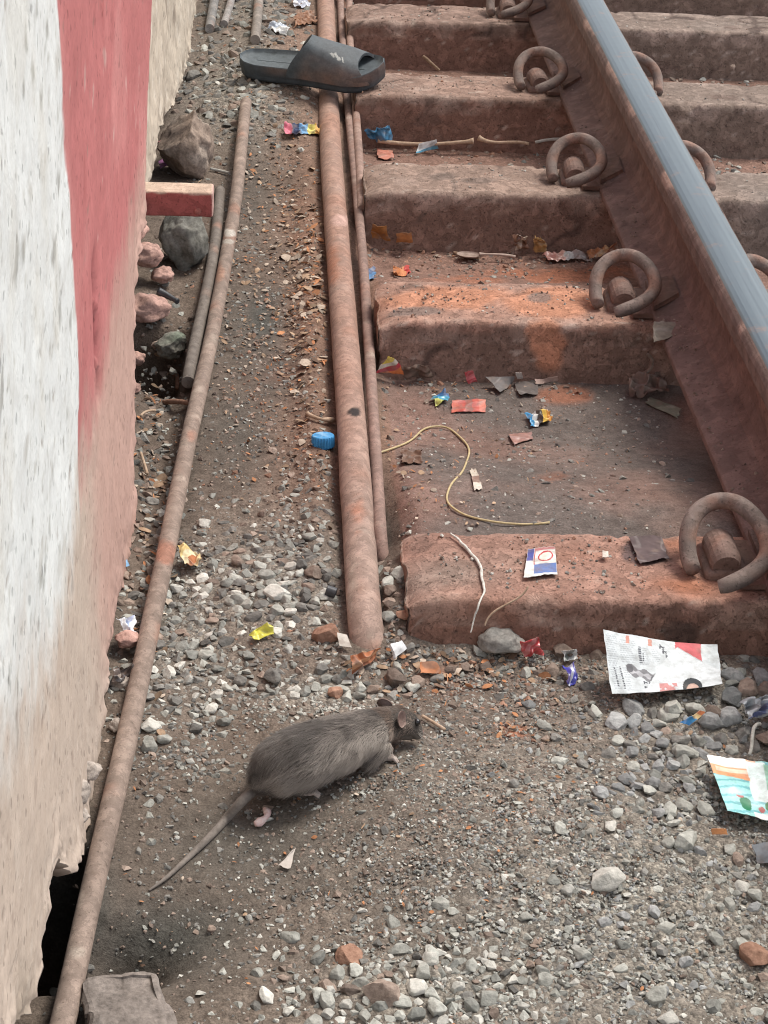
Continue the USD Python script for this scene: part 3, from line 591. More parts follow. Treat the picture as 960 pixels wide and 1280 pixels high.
# ------------------------------------------------------------------ rail clips: sprung bar, cast shoulder, liner
def tagcol(t, base, seed):
    v = np.asarray(t.vertices); return mixc(np.tile(base, (len(v), 1)) * (1 + .25 * nz(v, .03, 4, seed) + .25 * nz(v, .009, 3, seed + 1))[:, None], [.30, .150, .10], sstep(-.1, .4, nz(v, .03, 3, seed + 2)) * .5)
def rbox(lo, hi, r=.004):
    lo, hi = np.array(lo) + r, np.array(hi) - r
    pts = [np.where([a, b, c_], hi, lo) for a in (0, 1) for b in (0, 1) for c_ in (0, 1)]
    h = mf.Manifold.batch_hull([mf.Manifold.sphere(r, 12).translate(tuple(map(float, p))) for p in pts])
    mm = h.to_mesh(); return trimesh.Trimesh(mm.vert_properties[:, :3], mm.tri_verts)
def make_clip(mirror, label):
    t = thing('rail_clip', label, 'rail clip', 'sprung clips along the left side of the rail' if not mirror else 'sprung clips along the far side of the rail')
    path = [(-.078, -.024, .0105), (-.0805, -.004, .018), (-.079, .018, .034), (-.067, .040, .049), (-.048, .050, .058), (-.028, .046, .062), (-.009, .022, .060), (.001, -.012, .053), (.000, -.038, .045), (-.012, -.058, .037), (-.030, -.070, .030), (-.050, -.079, .025), (-.060, -.078, .021)]
    P = spline(path, 46); r = np.full(46, .0098); r[:4] *= [.9, .98, 1, 1]; r[-4:] *= [1, .98, .93, .80]
    sp = tube(P, r, 16, bump=.05, seed=300)
    leg = tube(spline([(-.041, .036, .016), (-.041, .015, .018), (-.041, -.014, .018), (-.041, -.026, .016)], 14),   .0185 * np.r_[.78, .92, np.ones(10), .95, .82], 18, bump=.06, seed=301)
    sh = trimesh.util.concatenate([rbox((-.064, -.030, -.004), (-.014, .040, .012), .006), leg])
    base = rbox((-.030, -.052, .0015), (.003, .050, .0095), .002)
    ln = trimesh.Trimesh(*[np.array(x) for x in ([(.001, -.046, .0125), (.042, -.020, .0255), (.042, .052, .0255), (.001, .056, .0125), (.001, -.046, .0195), (.040, -.018, .0315), (.040, .050, .0315), (.001, .056, .0195)],
        [(0, 2, 1), (0, 3, 2), (4, 5, 6), (4, 6, 7), (0, 1, 5), (0, 5, 4), (1, 2, 6), (1, 6, 5), (2, 3, 7), (2, 7, 6), (3, 0, 4), (3, 4, 7)])])
    for nm, g, b, sd_ in (('spring_bar', sp, (.185, .145, .127), 310), ('shoulder', sh, (.205, .138, .115), 313), ('base_plate', base, (.17, .11, .09), 316), ('liner', ln, (.15, .10, .085), 319)):
        g = trimesh.Trimesh(*meshkit.arrays(g)[:2], process=True); g = g.subdivide() if nm in ('liner',) else g
        if mirror: g.vertices[:, 0] *= -1; g.invert()
        obj(nm, g, M_rust, t, smooth=nm == 'spring_bar', col=tagcol(g, b, sd_))
    return t
def copy_of(src, label, loc, rotz=0):
    was = src.GetCustomData()
    t = thing(src.GetName().rstrip('0123456789').rstrip('_'), label, was['category'], was.get('group'), loc=loc, rotz=rotz)
    t.GetReferences().AddInternalReference(src.GetPath()); t.SetInstanceable(True)
    return t
LCL = ['largest rusty rail clip, on the nearest sleeper at the right edge', 'rusty rail clip on the orange-stained sleeper', 'rusty rail clip on the sleeper with chipped marks', 'rusty rail clip level with the slipper, fourth from the front', 'dim rusty rail clip cut by the top edge of the picture']
src = make_clip(False, LCL[0]); UsdGeom.Xformable(src).AddTranslateOp().Set(Gf.Vec3d(0, SLEEPER_Y[0], 0))
for k in range(1, 5): copy_of(src, LCL[k], (rng.normal(0, .002), SLEEPER_Y[k] + rng.normal(0, .003), 0), rng.normal(0, 2.5))
RCL = ['rail clip half hidden behind the rail, middle of the three that show', 'furthest rail clip peeping out behind the rail head', 'nearest rail clip behind the rail, at the right edge of the picture']
srcR = make_clip(True, RCL[0]); UsdGeom.Xformable(srcR).AddTranslateOp().Set(Gf.Vec3d(FOOTW - .016, SLEEPER_Y[2] - .004, -.006))
copy_of(srcR, RCL[1], (FOOTW - .014, SLEEPER_Y[3], -.004)); copy_of(srcR, RCL[2], (FOOTW - .012, SLEEPER_Y[1], -.004))
# ------------------------------------------------------------------ wall: plaster skin over an undermined core, steel bar stub, mortar lumps
wall = thing('plastered_wall', 'old plastered wall with white and red painted bands along the left edge', 'wall')
wy = np.r_[np.linspace(-1.5, .9, 12), np.arange(.95, 4.9, .0055), np.linspace(5.0, 8, 14)]
zl_y = [-1.5, .95, 1.03, 1.08, 1.14, 1.20, 1.27, 1.325, 1.375, 1.45, 1.55, 1.62, 1.73, 1.90, 2.0, 2.10, 2.18, 2.23, 2.30, 2.37, 2.45, 2.56, 2.70, 2.84, 3.06, 3.25, 3.51, 3.9, 4.37, 8]
zl_z = [.10, .13, .125, .095, .045, .04, .06, .045, -.012, -.05, -.062, -.075, -.05, -.045, -.085, -.09, -.05, .0, .075, .14, .17, .17, .13, .10, .115, .09, .03, -.03, -.075, -.09]
zlow = np.interp(wy, zl_y, zl_z) + .007 * nz(P3(wy * 0, wy), .05, 3, 401) + .003 * nz(P3(wy * 0, wy), .014, 3, 402)
WT = 1.32; nzr = 250
s = np.linspace(0, 1, nzr) ** 1.25
Yw = np.repeat(wy, nzr); Zw = (zlow[:, None] + (WT - zlow[:, None]) * s[None]).ravel(); S_ = np.tile(s, len(wy))
Q = np.stack([Yw * 0, Yw, Zw], 1)
redend = 2.566 + (Zw - .2) * 1.1 + .02 * nz(Q, .12, 3, 403)
bl = .006 * nz(Q, .30, 3, 410) + .0016 * nz(Q, .075, 3, 411)
flare = (.002 * np.exp(-np.clip(Zw + .07, 0, 9) / .07) * sstep(1.3, 1.5, Yw) * sstep(2.4, 2.1, Yw)) + .008 * np.exp(-np.clip(Zw + .05, 0, 9) / .10)
pit = np.clip(nz(Q, .018, 3, 412) - .30, 0, 1)
flake = sstep(.10, .16, nz(Q * [1, 1, .7], .11, 4, 413))                      # lost skins of limewash
Xw = WALL_X + bl + flare - .004 * pit - .0009 * flake + .0003 * nz(Q, .007, 2, 414)
cream = sstep(-.004, .006, Yw - redend)
Xw -= cream * (.012 - .010 * nz(Q, .09, 3, 415))
gash = px_gash = np.exp(-((Yw - 1.86) / .022) ** 2) * sstep(.40, .36, Zw) * sstep(.20, .26, Zw) * sstep(-.1, .2, nz(Q, .03, 3, 416) + .25)
Xw -= .010 * gash
# rough, crumbled bottom lip
lip = np.exp(-(Zw - np.repeat(zlow, nzr)) / .03)
Xw += lip * (.007 * nz(Q, .035, 3, 417) + .006 * nz(Q, .012, 2, 418))
a, b, c3 = nz(Q, .25, 4, 420), nz(Q, .04, 4, 421), nz(Q * [1, 1, .7], .024, 3, 422)   # c3: run marks, long downwards
d3 = nz(Q * [1, 1, .45], .06, 4, 423)
n_ = len(Q)
white = np.tile([.63, .645, .63], (n_, 1)) * (1 + .05 * a)[:, None]
white = mixc(white, [.25, .245, .22], sstep(.30, .48, c3) * .72 * sstep(-.5, .1, d3 + .3)); white = mixc(white, [.38, .37, .33], sstep(.34, .44, nz(Q * [1, 1, .8], .012, 3, 424)) * .55); white = mixc(white, [.40, .38, .34], sstep(.25, .5, b) * .5); white = mixc(white, [.55, .53, .47], sstep(.0, .5, d3) * .4)
redc = np.tile([.43, .150, .145], (n_, 1)) * (1 + .12 * a)[:, None]
redc = mixc(redc, [.58, .28, .26], sstep(-.1, .5, nz(Q, .16, 4, 426)) * .45); redc = mixc(redc, [.60, .42, .38], sstep(.46, .5, b + .2 * c3) * .5); redc = mixc(redc, [.33, .09, .085], sstep(.3, .6, d3) * .5); redc = mixc(redc, [.26, .13, .11], sstep(.5, .6, b) * .4)
crm = np.tile([.50, .43, .345], (n_, 1)) * (1 + .12 * a)[:, None]
crm = mixc(crm, [.20, .16, .125], sstep(.05, .45, d3) * .75); crm = mixc(crm, [.70, .64, .55], sstep(.1, .5, c3) * .5)
base_ = np.tile([.46, .375, .31], (n_, 1)) * (1 + .10 * a + .07 * b)[:, None]
base_ = mixc(base_, [.27, .205, .165], sstep(.40, .48, c3) * .45); base_ = mixc(base_, [.62, .55, .48], sstep(.30, .42, nz(Q, .014, 3, 425)) * .25); base_ = mixc(base_, [.56, .49, .42], sstep(.15, .5, d3) * .25)
pinkb = np.tile([.46, .30, .25], (n_, 1)) * (1 + .10 * a + .08 * b)[:, None]
pinkb = mixc(pinkb, [.33, .20, .165], sstep(.36, .46, c3) * .4)
wr = 1.585 + .05 * sstep(.65, .3, Zw) + .018 * nz(Q, .10, 3, 430) + .006 * nz(Q, .02, 3, 431)
isred = sstep(-.006, .006, Yw - wr)
lowc = base_ + (pinkb - base_) * (sstep(1.62, 1.85, Yw + .05 * b) * sstep(2.9, 2.5, Yw))[:, None]
fadew = sstep(.30, .17, Zw - .09 * sstep(1.5, 1.0, Yw) + .07 * a + .03 * b + .05 * c3)
fader = sstep(.31, .17, Zw + .06 * a + .03 * b + .03 * c3)
fade = fadew * (1 - isred) + fader * isred
cw = white + (redc - white) * isred[:, None]
cw = cw + (lowc - cw) * fade[:, None]
cw = cw + (crm - cw) * cream[:, None]
cw = mixc(cw, [.34, .27, .20], sstep(.5, 0, np.abs(Yw - redend - .012) / .012) * .5)
cw = mixc(cw, [.16, .035, .04], gash * .9)
cw = mixc(cw, [.22, .17, .14], sstep(.25, .7, pit * 2.2) * .7)
cw = mixc(cw, [.20, .17, .12], sstep(.16, .04, Zw + .03 * b) * sstep(1.22, 1.05, Yw + .06 * (Zw - .1)) * .7)
front_ = np.stack([Xw, Yw, Zw], 1)
# the broken edge turns back into the wall: three more rows
rows = []
for k, (dx, dz) in enumerate([(-.012, -.004), (-.035, .004), (-.075, .012)]):
    r0 = front_[::nzr].copy(); r0[:, 0] += dx; r0[:, 2] += dz + .004 * nz(r0, .02, 3, 440 + k); rows.append(r0)
full = np.concatenate([np.stack(rows[::-1], 1), front_.reshape(len(wy), nzr, 3)], 1); nn = nzr + 3
colf = np.concatenate([np.tile(np.array([.30, .23, .185]), (len(wy), 3, 1)) * (1 + .3 * nz(np.stack(rows[::-1], 1), .03, 3, 445))[..., None], cw.reshape(len(wy), nzr, 3)], 1)
t = trimesh.Trimesh(full.reshape(-1, 3), tris(grid_faces(len(wy), nn))[:, ::-1], process=False)
if t.face_normals[:, 0].mean() < 0: t.invert()
obj('plaster', t, M_wall, wall, smooth=True, col=colf.reshape(-1, 3))
# rubble core behind the skin, hollow over the wash-out
def core_block(y0, y1, x1, z0, z1, seed):
    g = trimesh.creation.box(bounds=[(-1.02, y0, z0), (x1, y1, z1)]).subdivide_to_size(.035)
    v = g.vertices; v[:, 0] += (v[:, 0] > x1 - .01) * .018 * nz(v, .06, 3, seed); g.vertices = v; return g
core = trimesh.util.concatenate([core_block(-1.5, 1.16, -.80, -.3, WT - .004, 1), core_block(1.16, 1.335, -.80, .085, WT - .004, 2), core_block(1.16, 1.335, -.94, -.40, .085, 3), core_block(1.335, 1.48, -.80, -.03, WT - .004, 8), core_block(1.335, 1.48, -.90, -.40, -.03, 9), core_block(1.48, 2.5, -.80, -.3, WT - .004, 4),
                                 core_block(2.5, 2.74, -.80, .02, WT - .004, 5), core_block(2.5, 2.74, -.93, -.3, .02, 6), core_block(2.74, 8, -.80, -.3, WT - .004, 7)])
v = core.vertices; obj('rubble_core', core, M_rockv, wall, col=np.tile([.12, .095, .08], (len(v), 1)) * (1 + .3 * nz(v, .05, 3, 450))[:, None])
obj('coping', rbox((-1.05, -1.6, WT), (-.715, 8.05, WT + .05), .008), PAL['grey'], wall)
# red steel bar stub
bar = rbox((-.79, 2.567, .163), (-.641, 2.607, .199), .003).subdivide_to_size(.008)
v = bar.vertices + .0007 * nz(bar.vertices, .02, 3, 460)[:, None]
cb = np.tile([.30, .085, .075], (len(v), 1)) * (1 + .22 * nz(v, .03, 4, 461))[:, None]
cb = mixc(cb, [.52, .42, .32], sstep(.1945, .198, v[:, 2] + .003 * nz(v, .012, 3, 462)) * .9); cb = mixc(cb, [.58, .38, .33], sstep(-.6435, -.6415, v[:, 0]) * .9)
st = tag(obj('steel_bar', trimesh.Trimesh(v, bar.faces, process=False), M_rust, wall, smooth=35, col=cb), 'red painted steel bar stub jutting from the wall')
bolt = trimesh.creation.icosphere(2, .005); bolt.vertices *= [1, .5, 1]; bolt.apply_translation((-.662, 2.567, .172)); obj('rivet', bolt, M_rust, wall, smooth=True, col=np.tile([.33, .12, .10], (len(bolt.vertices), 1)))
def lump(px, py, wpx, hpx, base, seed, lift=0., parent=wall, name='mortar_lump', flat=.7):
    P = at(px, py + hpx * .3); s = project(P[None])[1][0]; w = wpx / s
    g = rock((w, w * .95, w * flat), seed, 3, .42, False)
    v = g.vertices - [0, 0, g.vertices[:, 2].min() + .18 * w * flat] + P + [0, 0, lift]
    v = v + .0015 * nz(v, .012, 3, seed)[:, None]
    return obj(name, trimesh.Trimesh(v, g.faces, process=False), M_rockv, parent, smooth=True, col=np.tile(base, (len(v), 1)) * (1 + .2 * nz(v, .03, 4, seed + 1) + .16 * nz(v, .01, 3, seed + 2))[:, None])
for k, (x_, y_, w_, h_, l_) in enumerate([(184, 338, 44, 44, .03), (186, 385, 56, 40, .0), (203, 350, 30, 26, .01), (174, 420, 34, 30, 0), (170, 445, 26, 30, 0), (168, 330, 40, 40, .06), (160, 800, 32, 50, .01), (150, 842, 26, 50, 0), (166, 480, 22, 30, 0), (92, 1030, 46, 50, .045), (110, 985, 36, 50, .03), (84, 1000, 40, 60, .06), (100, 1048, 26, 26, .03), (148, 900, 24, 36, .0)]):
    lump(x_, y_, w_, h_, (.42, .26, .215) if k < 7 or k == 8 else (.36, .31, .27), 470 + k, l_)

# ------------------------------------------------------------------ single rocks
def big_rock(px, py, w, h, label, base, seed, flat=.8, sub=4, pale=None, depth=1., sink=.2, lift=0, zfix=None, planes=6):
    P = at(px, py + h * .25) if zfix is None else atz(px, py + h * .25, zfix); s = project(P[None])[1][0]
    sx = w / s; sz = h / s / 1.05
    g = rock((sx, sx * depth, sz), seed, sub, .30, planes=planes); v = g.vertices
    v = v - [0, 0, v[:, 2].min() + sink * sz] + P + [0, 0, lift]
    v = v + (.0025 * nz(v, .03, 3, seed) + .0010 * nz(v, .008, 3, seed + 1))[:, None]
    c_ = np.tile(base, (len(v), 1)) * (1 + .25 * nz(v, .04, 4, seed + 2) + .22 * nz(v, .012, 3, seed + 3))[:, None]
    if pale: c_ = mixc(c_, pale, sstep(.05, .4, nz(v, .045, 3, seed + 4)) * .7)
    p = obj('rock', trimesh.Trimesh(v, g.faces, process=False), M_rockv, None, smooth=True, col=c_)
    return tag(p, label, 'rock')
big_rock(231, 190, 72, 108, 'brown fissured boulder at the wall foot just behind the red steel bar', (.26, .20, .16), 511, pale=(.36, .30, .25), sink=.22)
big_rock(230, 306, 62, 92, 'grey green boulder at the wall foot under the red steel bar', (.150, .145, .125), 502, pale=(.20, .19, .17))
def block(px, py, z, w, d, h, label, base, seed, rot):
    P = atz(px, py, z); g = rbox((-w / 2, -d / 2, -h), (w / 2, d / 2, 0), .009).subdivide_to_size(.007); v = g.vertices
    v = v * (1 + .10 * (v[:, 2:] / h)); v = v + (.013 * nz(v, .06, 3, seed) - .016 * np.clip(nz(v, .045, 3, seed + 6) - .1, 0, 1))[:, None] * np.sign(v) * [1, 1, .6] + (.0030 * nz(v, .016, 3, seed + 1))[:, None]
    a_ = math.radians(rot); v = v @ np.array([[math.cos(a_), math.sin(a_), 0], [-math.sin(a_), math.cos(a_), 0], [0, 0, 1]]) + P
    c_ = np.tile(base, (len(v), 1)) * (1 + .2 * nz(v, .04, 4, seed + 2) + .2 * nz(v, .012, 3, seed + 3))[:, None]
    c_ = mixc(c_, [.40, .34, .27], sstep(.0, .3, nz(v * [1, .35, 1], .035, 3, seed + 4)) * sstep(.0, .012, v[:, 0] - P[0] - .006) * .8)
    return tag(obj('rock', trimesh.Trimesh(v, g.faces, process=False), M_rockv, None, smooth=True, col=c_), label, 'rock')
block(156, 1262, -.040, .074, .10, .10, 'flat-topped grey stone block in the bottom left corner beside the long thin pipe', (.20, .17, .15), 520, 6)
big_rock(627, 803, 60, 38, 'smooth grey oblong cobble against the nearest sleeper, beside the red wrapper', (.235, .225, .205), 504, depth=.72, sub=3)
big_rock(214, 432, 40, 34, 'crumbling grey clod with green film at the wall foot, left of the two pipes', (.20, .19, .16), 505, pale=(.16, .2, .15))

# ------------------------------------------------------------------ pipes
def pipe(name, label, cat, pts, r, base, seed, z=None, lift=0., group=None, wob=.0, bands=(), n=20, parent=None, dust=None, marks=()):
    P = [at(x_, y_, lift) for x_, y_ in pts] if z is None else [atz(x_, y_, z_) for (x_, y_), z_ in zip(pts, np.broadcast_to(z, len(pts)))]
    P = np.array(P); L_ = np.linalg.norm(np.diff(P, axis=0), axis=1).sum(); m_ = max(12, int(L_ / .005))
    C = spline(P, m_)
    C = C + np.stack([wob * nz(C * 1.0, .3, 2, seed), wob * 0 * C[:, 0], wob * .5 * nz(C, .25, 2, seed + 9)], 1)
    rr = np.full(m_, r) * (1 + .03 * nz(C, .1, 2, seed + 1))
    dd = np.r_[0, np.cumsum(np.linalg.norm(np.diff(C, axis=0), axis=1))]
    for at_, w_, k_ in bands: rr *= 1 + k_ * np.exp(-((dd - at_) / w_) ** 4)
    t = tube(C, rr, 28, bump=.009, seed=seed + 2); v = t.vertices
    cc = np.tile(base, (len(v), 1)) * (1 + .22 * nz(v, .09, 4, seed + 3) + .22 * nz(v, .02, 4, seed + 4))[:, None]
    cc = mixc(cc, [.30, .145, .095], sstep(.1, .5, nz(v, .06, 4, seed + 5)) * .5); cc = mixc(cc, [.40, .33, .27], sstep(.3, .6, nz(v, .03, 4, seed + 6)) * .5)
    if dust is not None: cc = mixc(cc, dust[0], sstep(dust[1], dust[2], v[:, 1]) * (.5 + .5 * nz(v, .05, 3, seed + 7)))
    q_ = project(v)[0] if len(marks) else None
    for mx, my, rx_, ry_, am, mc in marks: cc = mixc(cc, mc, sstep(.25, .6, am * np.exp(-((q_[:, 0] - mx) / rx_) ** 2 - ((q_[:, 1] - my) / ry_) ** 2) + .30 * nz(v, .014, 3, seed + 8) * (am < 1.5)))
    p = obj(name, t, M_pipe, parent, smooth=40, col=cc)
    return tag(p, label, cat, group), C
_, CL = pipe('steel_pipe', 'long thin rusty pipe lying along the foot of the wall', 'pipe',
     [(66, 1330), (85, 1250), (107, 1150), (130, 1050), (153, 950), (175, 850), (191, 770), (205, 700), (219, 630), (234, 560), (249, 490), (264, 420), (276, 360), (286, 300), (294, 250), (300, 200), (308, 128)],
     .0110, (.25, .190, .155), 520, z=[-.050] * 14 + [-.043, -.033, -.020], wob=.0022, bands=((1.93, .006, .10), (.86, .005, .08)), marks=[(287, 291, 9, 5, 1., (.46, .42, .37)), (286, 302, 9, 3, 1., (.40, .36, .31)), (207, 690, 16, 16, .9, (.33, .17, .12)), (272, 340, 9, 14, .9, (.30, .18, .13)), (96, 1190, 12, 10, .8, (.34, .28, .23)), (240, 545, 10, 12, .6, (.33, .19, .14))])
pipe('steel_pipe', 'shorter grey pipe half buried between the wall and the long thin pipe', 'pipe', [(235, 478), (244, 430), (254, 385), (265, 330), (271, 285), (275, 238)],   .0092, (.165, .14, .12), 530, z=-.056)
pipe('steel_pipe', 'thickest pipe, dusty red brown, lying along the sleeper ends', 'pipe', [(404, -60), (407, -5), (410, 90), (413, 180), (421, 290), (429.5, 400), (437, 500), (444, 600), (451, 700), (457, 780), (460, 812), (463, 850)],   .0200, (.31, .222, .182), 540, z=[-.043] * 9 + [-.046, -.060, -.085], wob=.0010, dust=((.32, .18, .13), 1.9, 2.6), marks=[(426, 276, 14, 8, 1., (.46, .30, .25)), (443, 515, 7, 5, 1.6, (.03, .022, .02)), (412, 480, 7, 60, .5, (.36, .30, .25)), (438, 720, 14, 60, .5, (.34, .28, .23)), (448, 640, 16, 30, .5, (.38, .19, .13)), (415, 330, 14, 40, .6, (.36, .17, .11))])
pipe('conduit', 'narrow rusty conduit squeezed between the thickest pipe and the sleeper ends', 'pipe', [(481, 722), (478, 695), (474, 640), (468, 540), (463, 450), (456, 360), (449, 270), (441, 190), (433, 110), (428, 40), (423, -40)], .0078, (.26, .175, .145), 550, z=[-.075, -.052] + [-.046] * 9, wob=.0015)
pipe('conduit', 'second narrow conduit twisted against the first, running up past the slipper', 'pipe', [(452, 262), (450, 220), (447, 170), (442, 110), (437, 40), (440, -40)], .0075, (.29, .195, .16), 560, z=-.040, wob=.0015)
pipe('pole', 'grey stick end standing in the gravel at the top left of the slipper', 'pole', [(319, 50), (322, 20), (325, -25)], .0105, (.22, .19, .165), 570, lift=.012)
pipe('pipe_offcut', 'short grey pipe offcut at the top edge, touching the wall', 'pipe', [(262, 36), (266, 12), (272, -22)], .0105, (.20, .19, .18), 574, lift=.012)
pipe('pipe_offcut', 'pale pipe offcut at the top edge, a step right of the wall', 'pipe', [(280, 30), (287, 8), (294, -22)], .0085, (.27, .25, .235), 578, lift=.010)

# ------------------------------------------------------------------ slipper
sl = thing('slide_slipper', 'black foam slide slipper lying on its sole across pipes and sleeper end', 'slipper', loc=(-.624, 3.872, -.010), rotz=-21)
UsdGeom.Xformable(sl).AddRotateYOp().Set(-2.5); UsdGeom.Xformable(sl).AddRotateXOp().Set(15)
LS = .305; NC = 90
def half_w(u, side):
    w = np.interp(u, [0, .02, .06, .14, .3, .45, .62, .76, .87, .94, .98, 1], [0, .016, .027, .034, .036, .037, .044, .050, .046, .034, .019, 0])
    return w * (1.04 if side > 0 else .97)
uu = .5 - .5 * np.cos(np.linspace(0, np.pi, NC))
outl = np.vstack([np.stack([uu, half_w(uu, 1)], 1), np.stack([uu[::-1], -half_w(uu[::-1], -1)], 1)[1:-1]])
uc = np.clip(outl[:, 0], .12, .86)
def ring(k, z):
    u = uc + (outl[:, 0] - uc) * k if k < 1.2 else outl[:, 0]
    x = u * LS; y = outl[:, 1] * k
    zz = z + .016 * np.clip((u - .78) / .22, 0, 1) ** 2 + .004 * np.clip((.2 - u) / .2, 0, 1) ** 2
    return np.stack([x, y, zz], 1)
rings = [ring(.02, 0), ring(.85, 0), ring(.965, .002), ring(1.0, .007), ring(.985, .0115), ring(.985, .0135), ring(1.012, .017), ring(1.02, .026), ring(1.0, .034), ring(.955, .0365), ring(.90, .0335), ring(.82, .0300), ring(.5, .0285), ring(.02, .0285)]
V = np.vstack(rings); nr = len(outl)
t = trimesh.Trimesh(V, tris(grid_faces(len(rings), nr, wrap=True)), process=False)
if t.volume < 0: t.invert()
def rubcol(v, base, dustamt):
    c_ = np.tile(base, (len(v), 1)) * (1 + .15 * nz(v, .04, 3, 590))[:, None]
    return mixc(c_, [.20, .125, .095], np.clip(dustamt * (.7 + .9 * nz(v, .03, 4, 591)), 0, .85))
v = t.vertices; bed = (np.arange(len(v)) // nr >= 9)
side_d = sstep(.012, .034, v[:, 2]) * sstep(.045, .09, v[:, 0]) * (v[:, 1] < 0) * .55
cs = np.where(bed[:, None], np.tile([.10, .118, .128], (len(v), 1)), rubcol(v, [.048, .057, .064], side_d))
obj('sole', t, M_rub, sl, smooth=50, col=cs)
nphi, nu_ = 64, 60
ph = np.linspace(0, np.pi, nphi); tt = np.linspace(0, 1, nu_)
def strap(off):
    PH, T = np.meshgrid(ph, tt, indexing='ij'); top = np.sin(PH) ** 1.2
    u0 = .36 + .15 * top; u1 = .93 - .09 * top; u = u0 + (u1 - u0) * T
    h = np.interp(u, [.3, .5, .6, .8, .95], [.091, .089, .079, .059, .046]) + off
    w = np.where(np.cos(PH) > 0, half_w(u, 1), half_w(u, -1)) * 1.03 + off
    y = w * np.sign(np.cos(PH)) * np.abs(np.cos(PH)) ** .72
    z = .018 + (h - .018) * np.sin(PH) ** .78
    return np.stack([u * LS, y, z], -1), PH, T
o, PH, T = strap(0); i_, _, _ = strap(-.0055)
Vs = np.vstack([o.reshape(-1, 3), i_.reshape(-1, 3)]); f0 = tris(grid_faces(nphi, nu_)); K = nphi * nu_
idx_ = np.arange(K).reshape(nphi, nu_); rim = []
for e_ in (idx_[:, 0], idx_[:, -1][::-1], idx_[0][::-1], idx_[-1]):
    for a_, b_ in zip(e_[:-1], e_[1:]): rim += [(a_, b_, b_ + K), (a_, b_ + K, a_ + K)]
t = trimesh.Trimesh(Vs, np.vstack([f0, f0[:, ::-1] + K, rim]), process=False)
if t.volume < 0: t.invert()
near_d = sstep(2.0, 2.9, PH.ravel()) * .75 + .12
co = rubcol(o.reshape(-1, 3), [.066, .080, .089], near_d * .75 * sstep(.05, .25, T.ravel()))
# raised white emblem printed on the strap: two rounded strokes and a bar
gu, gp = (T.ravel() - .62) / .10, (PH.ravel() - 1.92) / .26
def strk(cx, cy, ang, ln, wd):
    x_ = (gu - cx) * math.cos(ang) + (gp - cy) * math.sin(ang); y_ = -(gu - cx) * math.sin(ang) + (gp - cy) * math.cos(ang)
    return (np.abs(x_) < ln) & (np.abs(y_) < wd)
mark = strk(-1.0, 0, .5, .52, .22) | strk(-.72, -.35, -.7, .34, .18) | strk(.05, 0, .5, .62, .26) | strk(.35, .3, -.6, .34, .18) | strk(1.0, .1, 1.2, .55, .12)
co[mark] = (.33, .33, .31)
obj('strap', t, M_rub, sl, smooth=60, col=np.vstack([co, np.tile([.03, .032, .036], (K, 1))]))
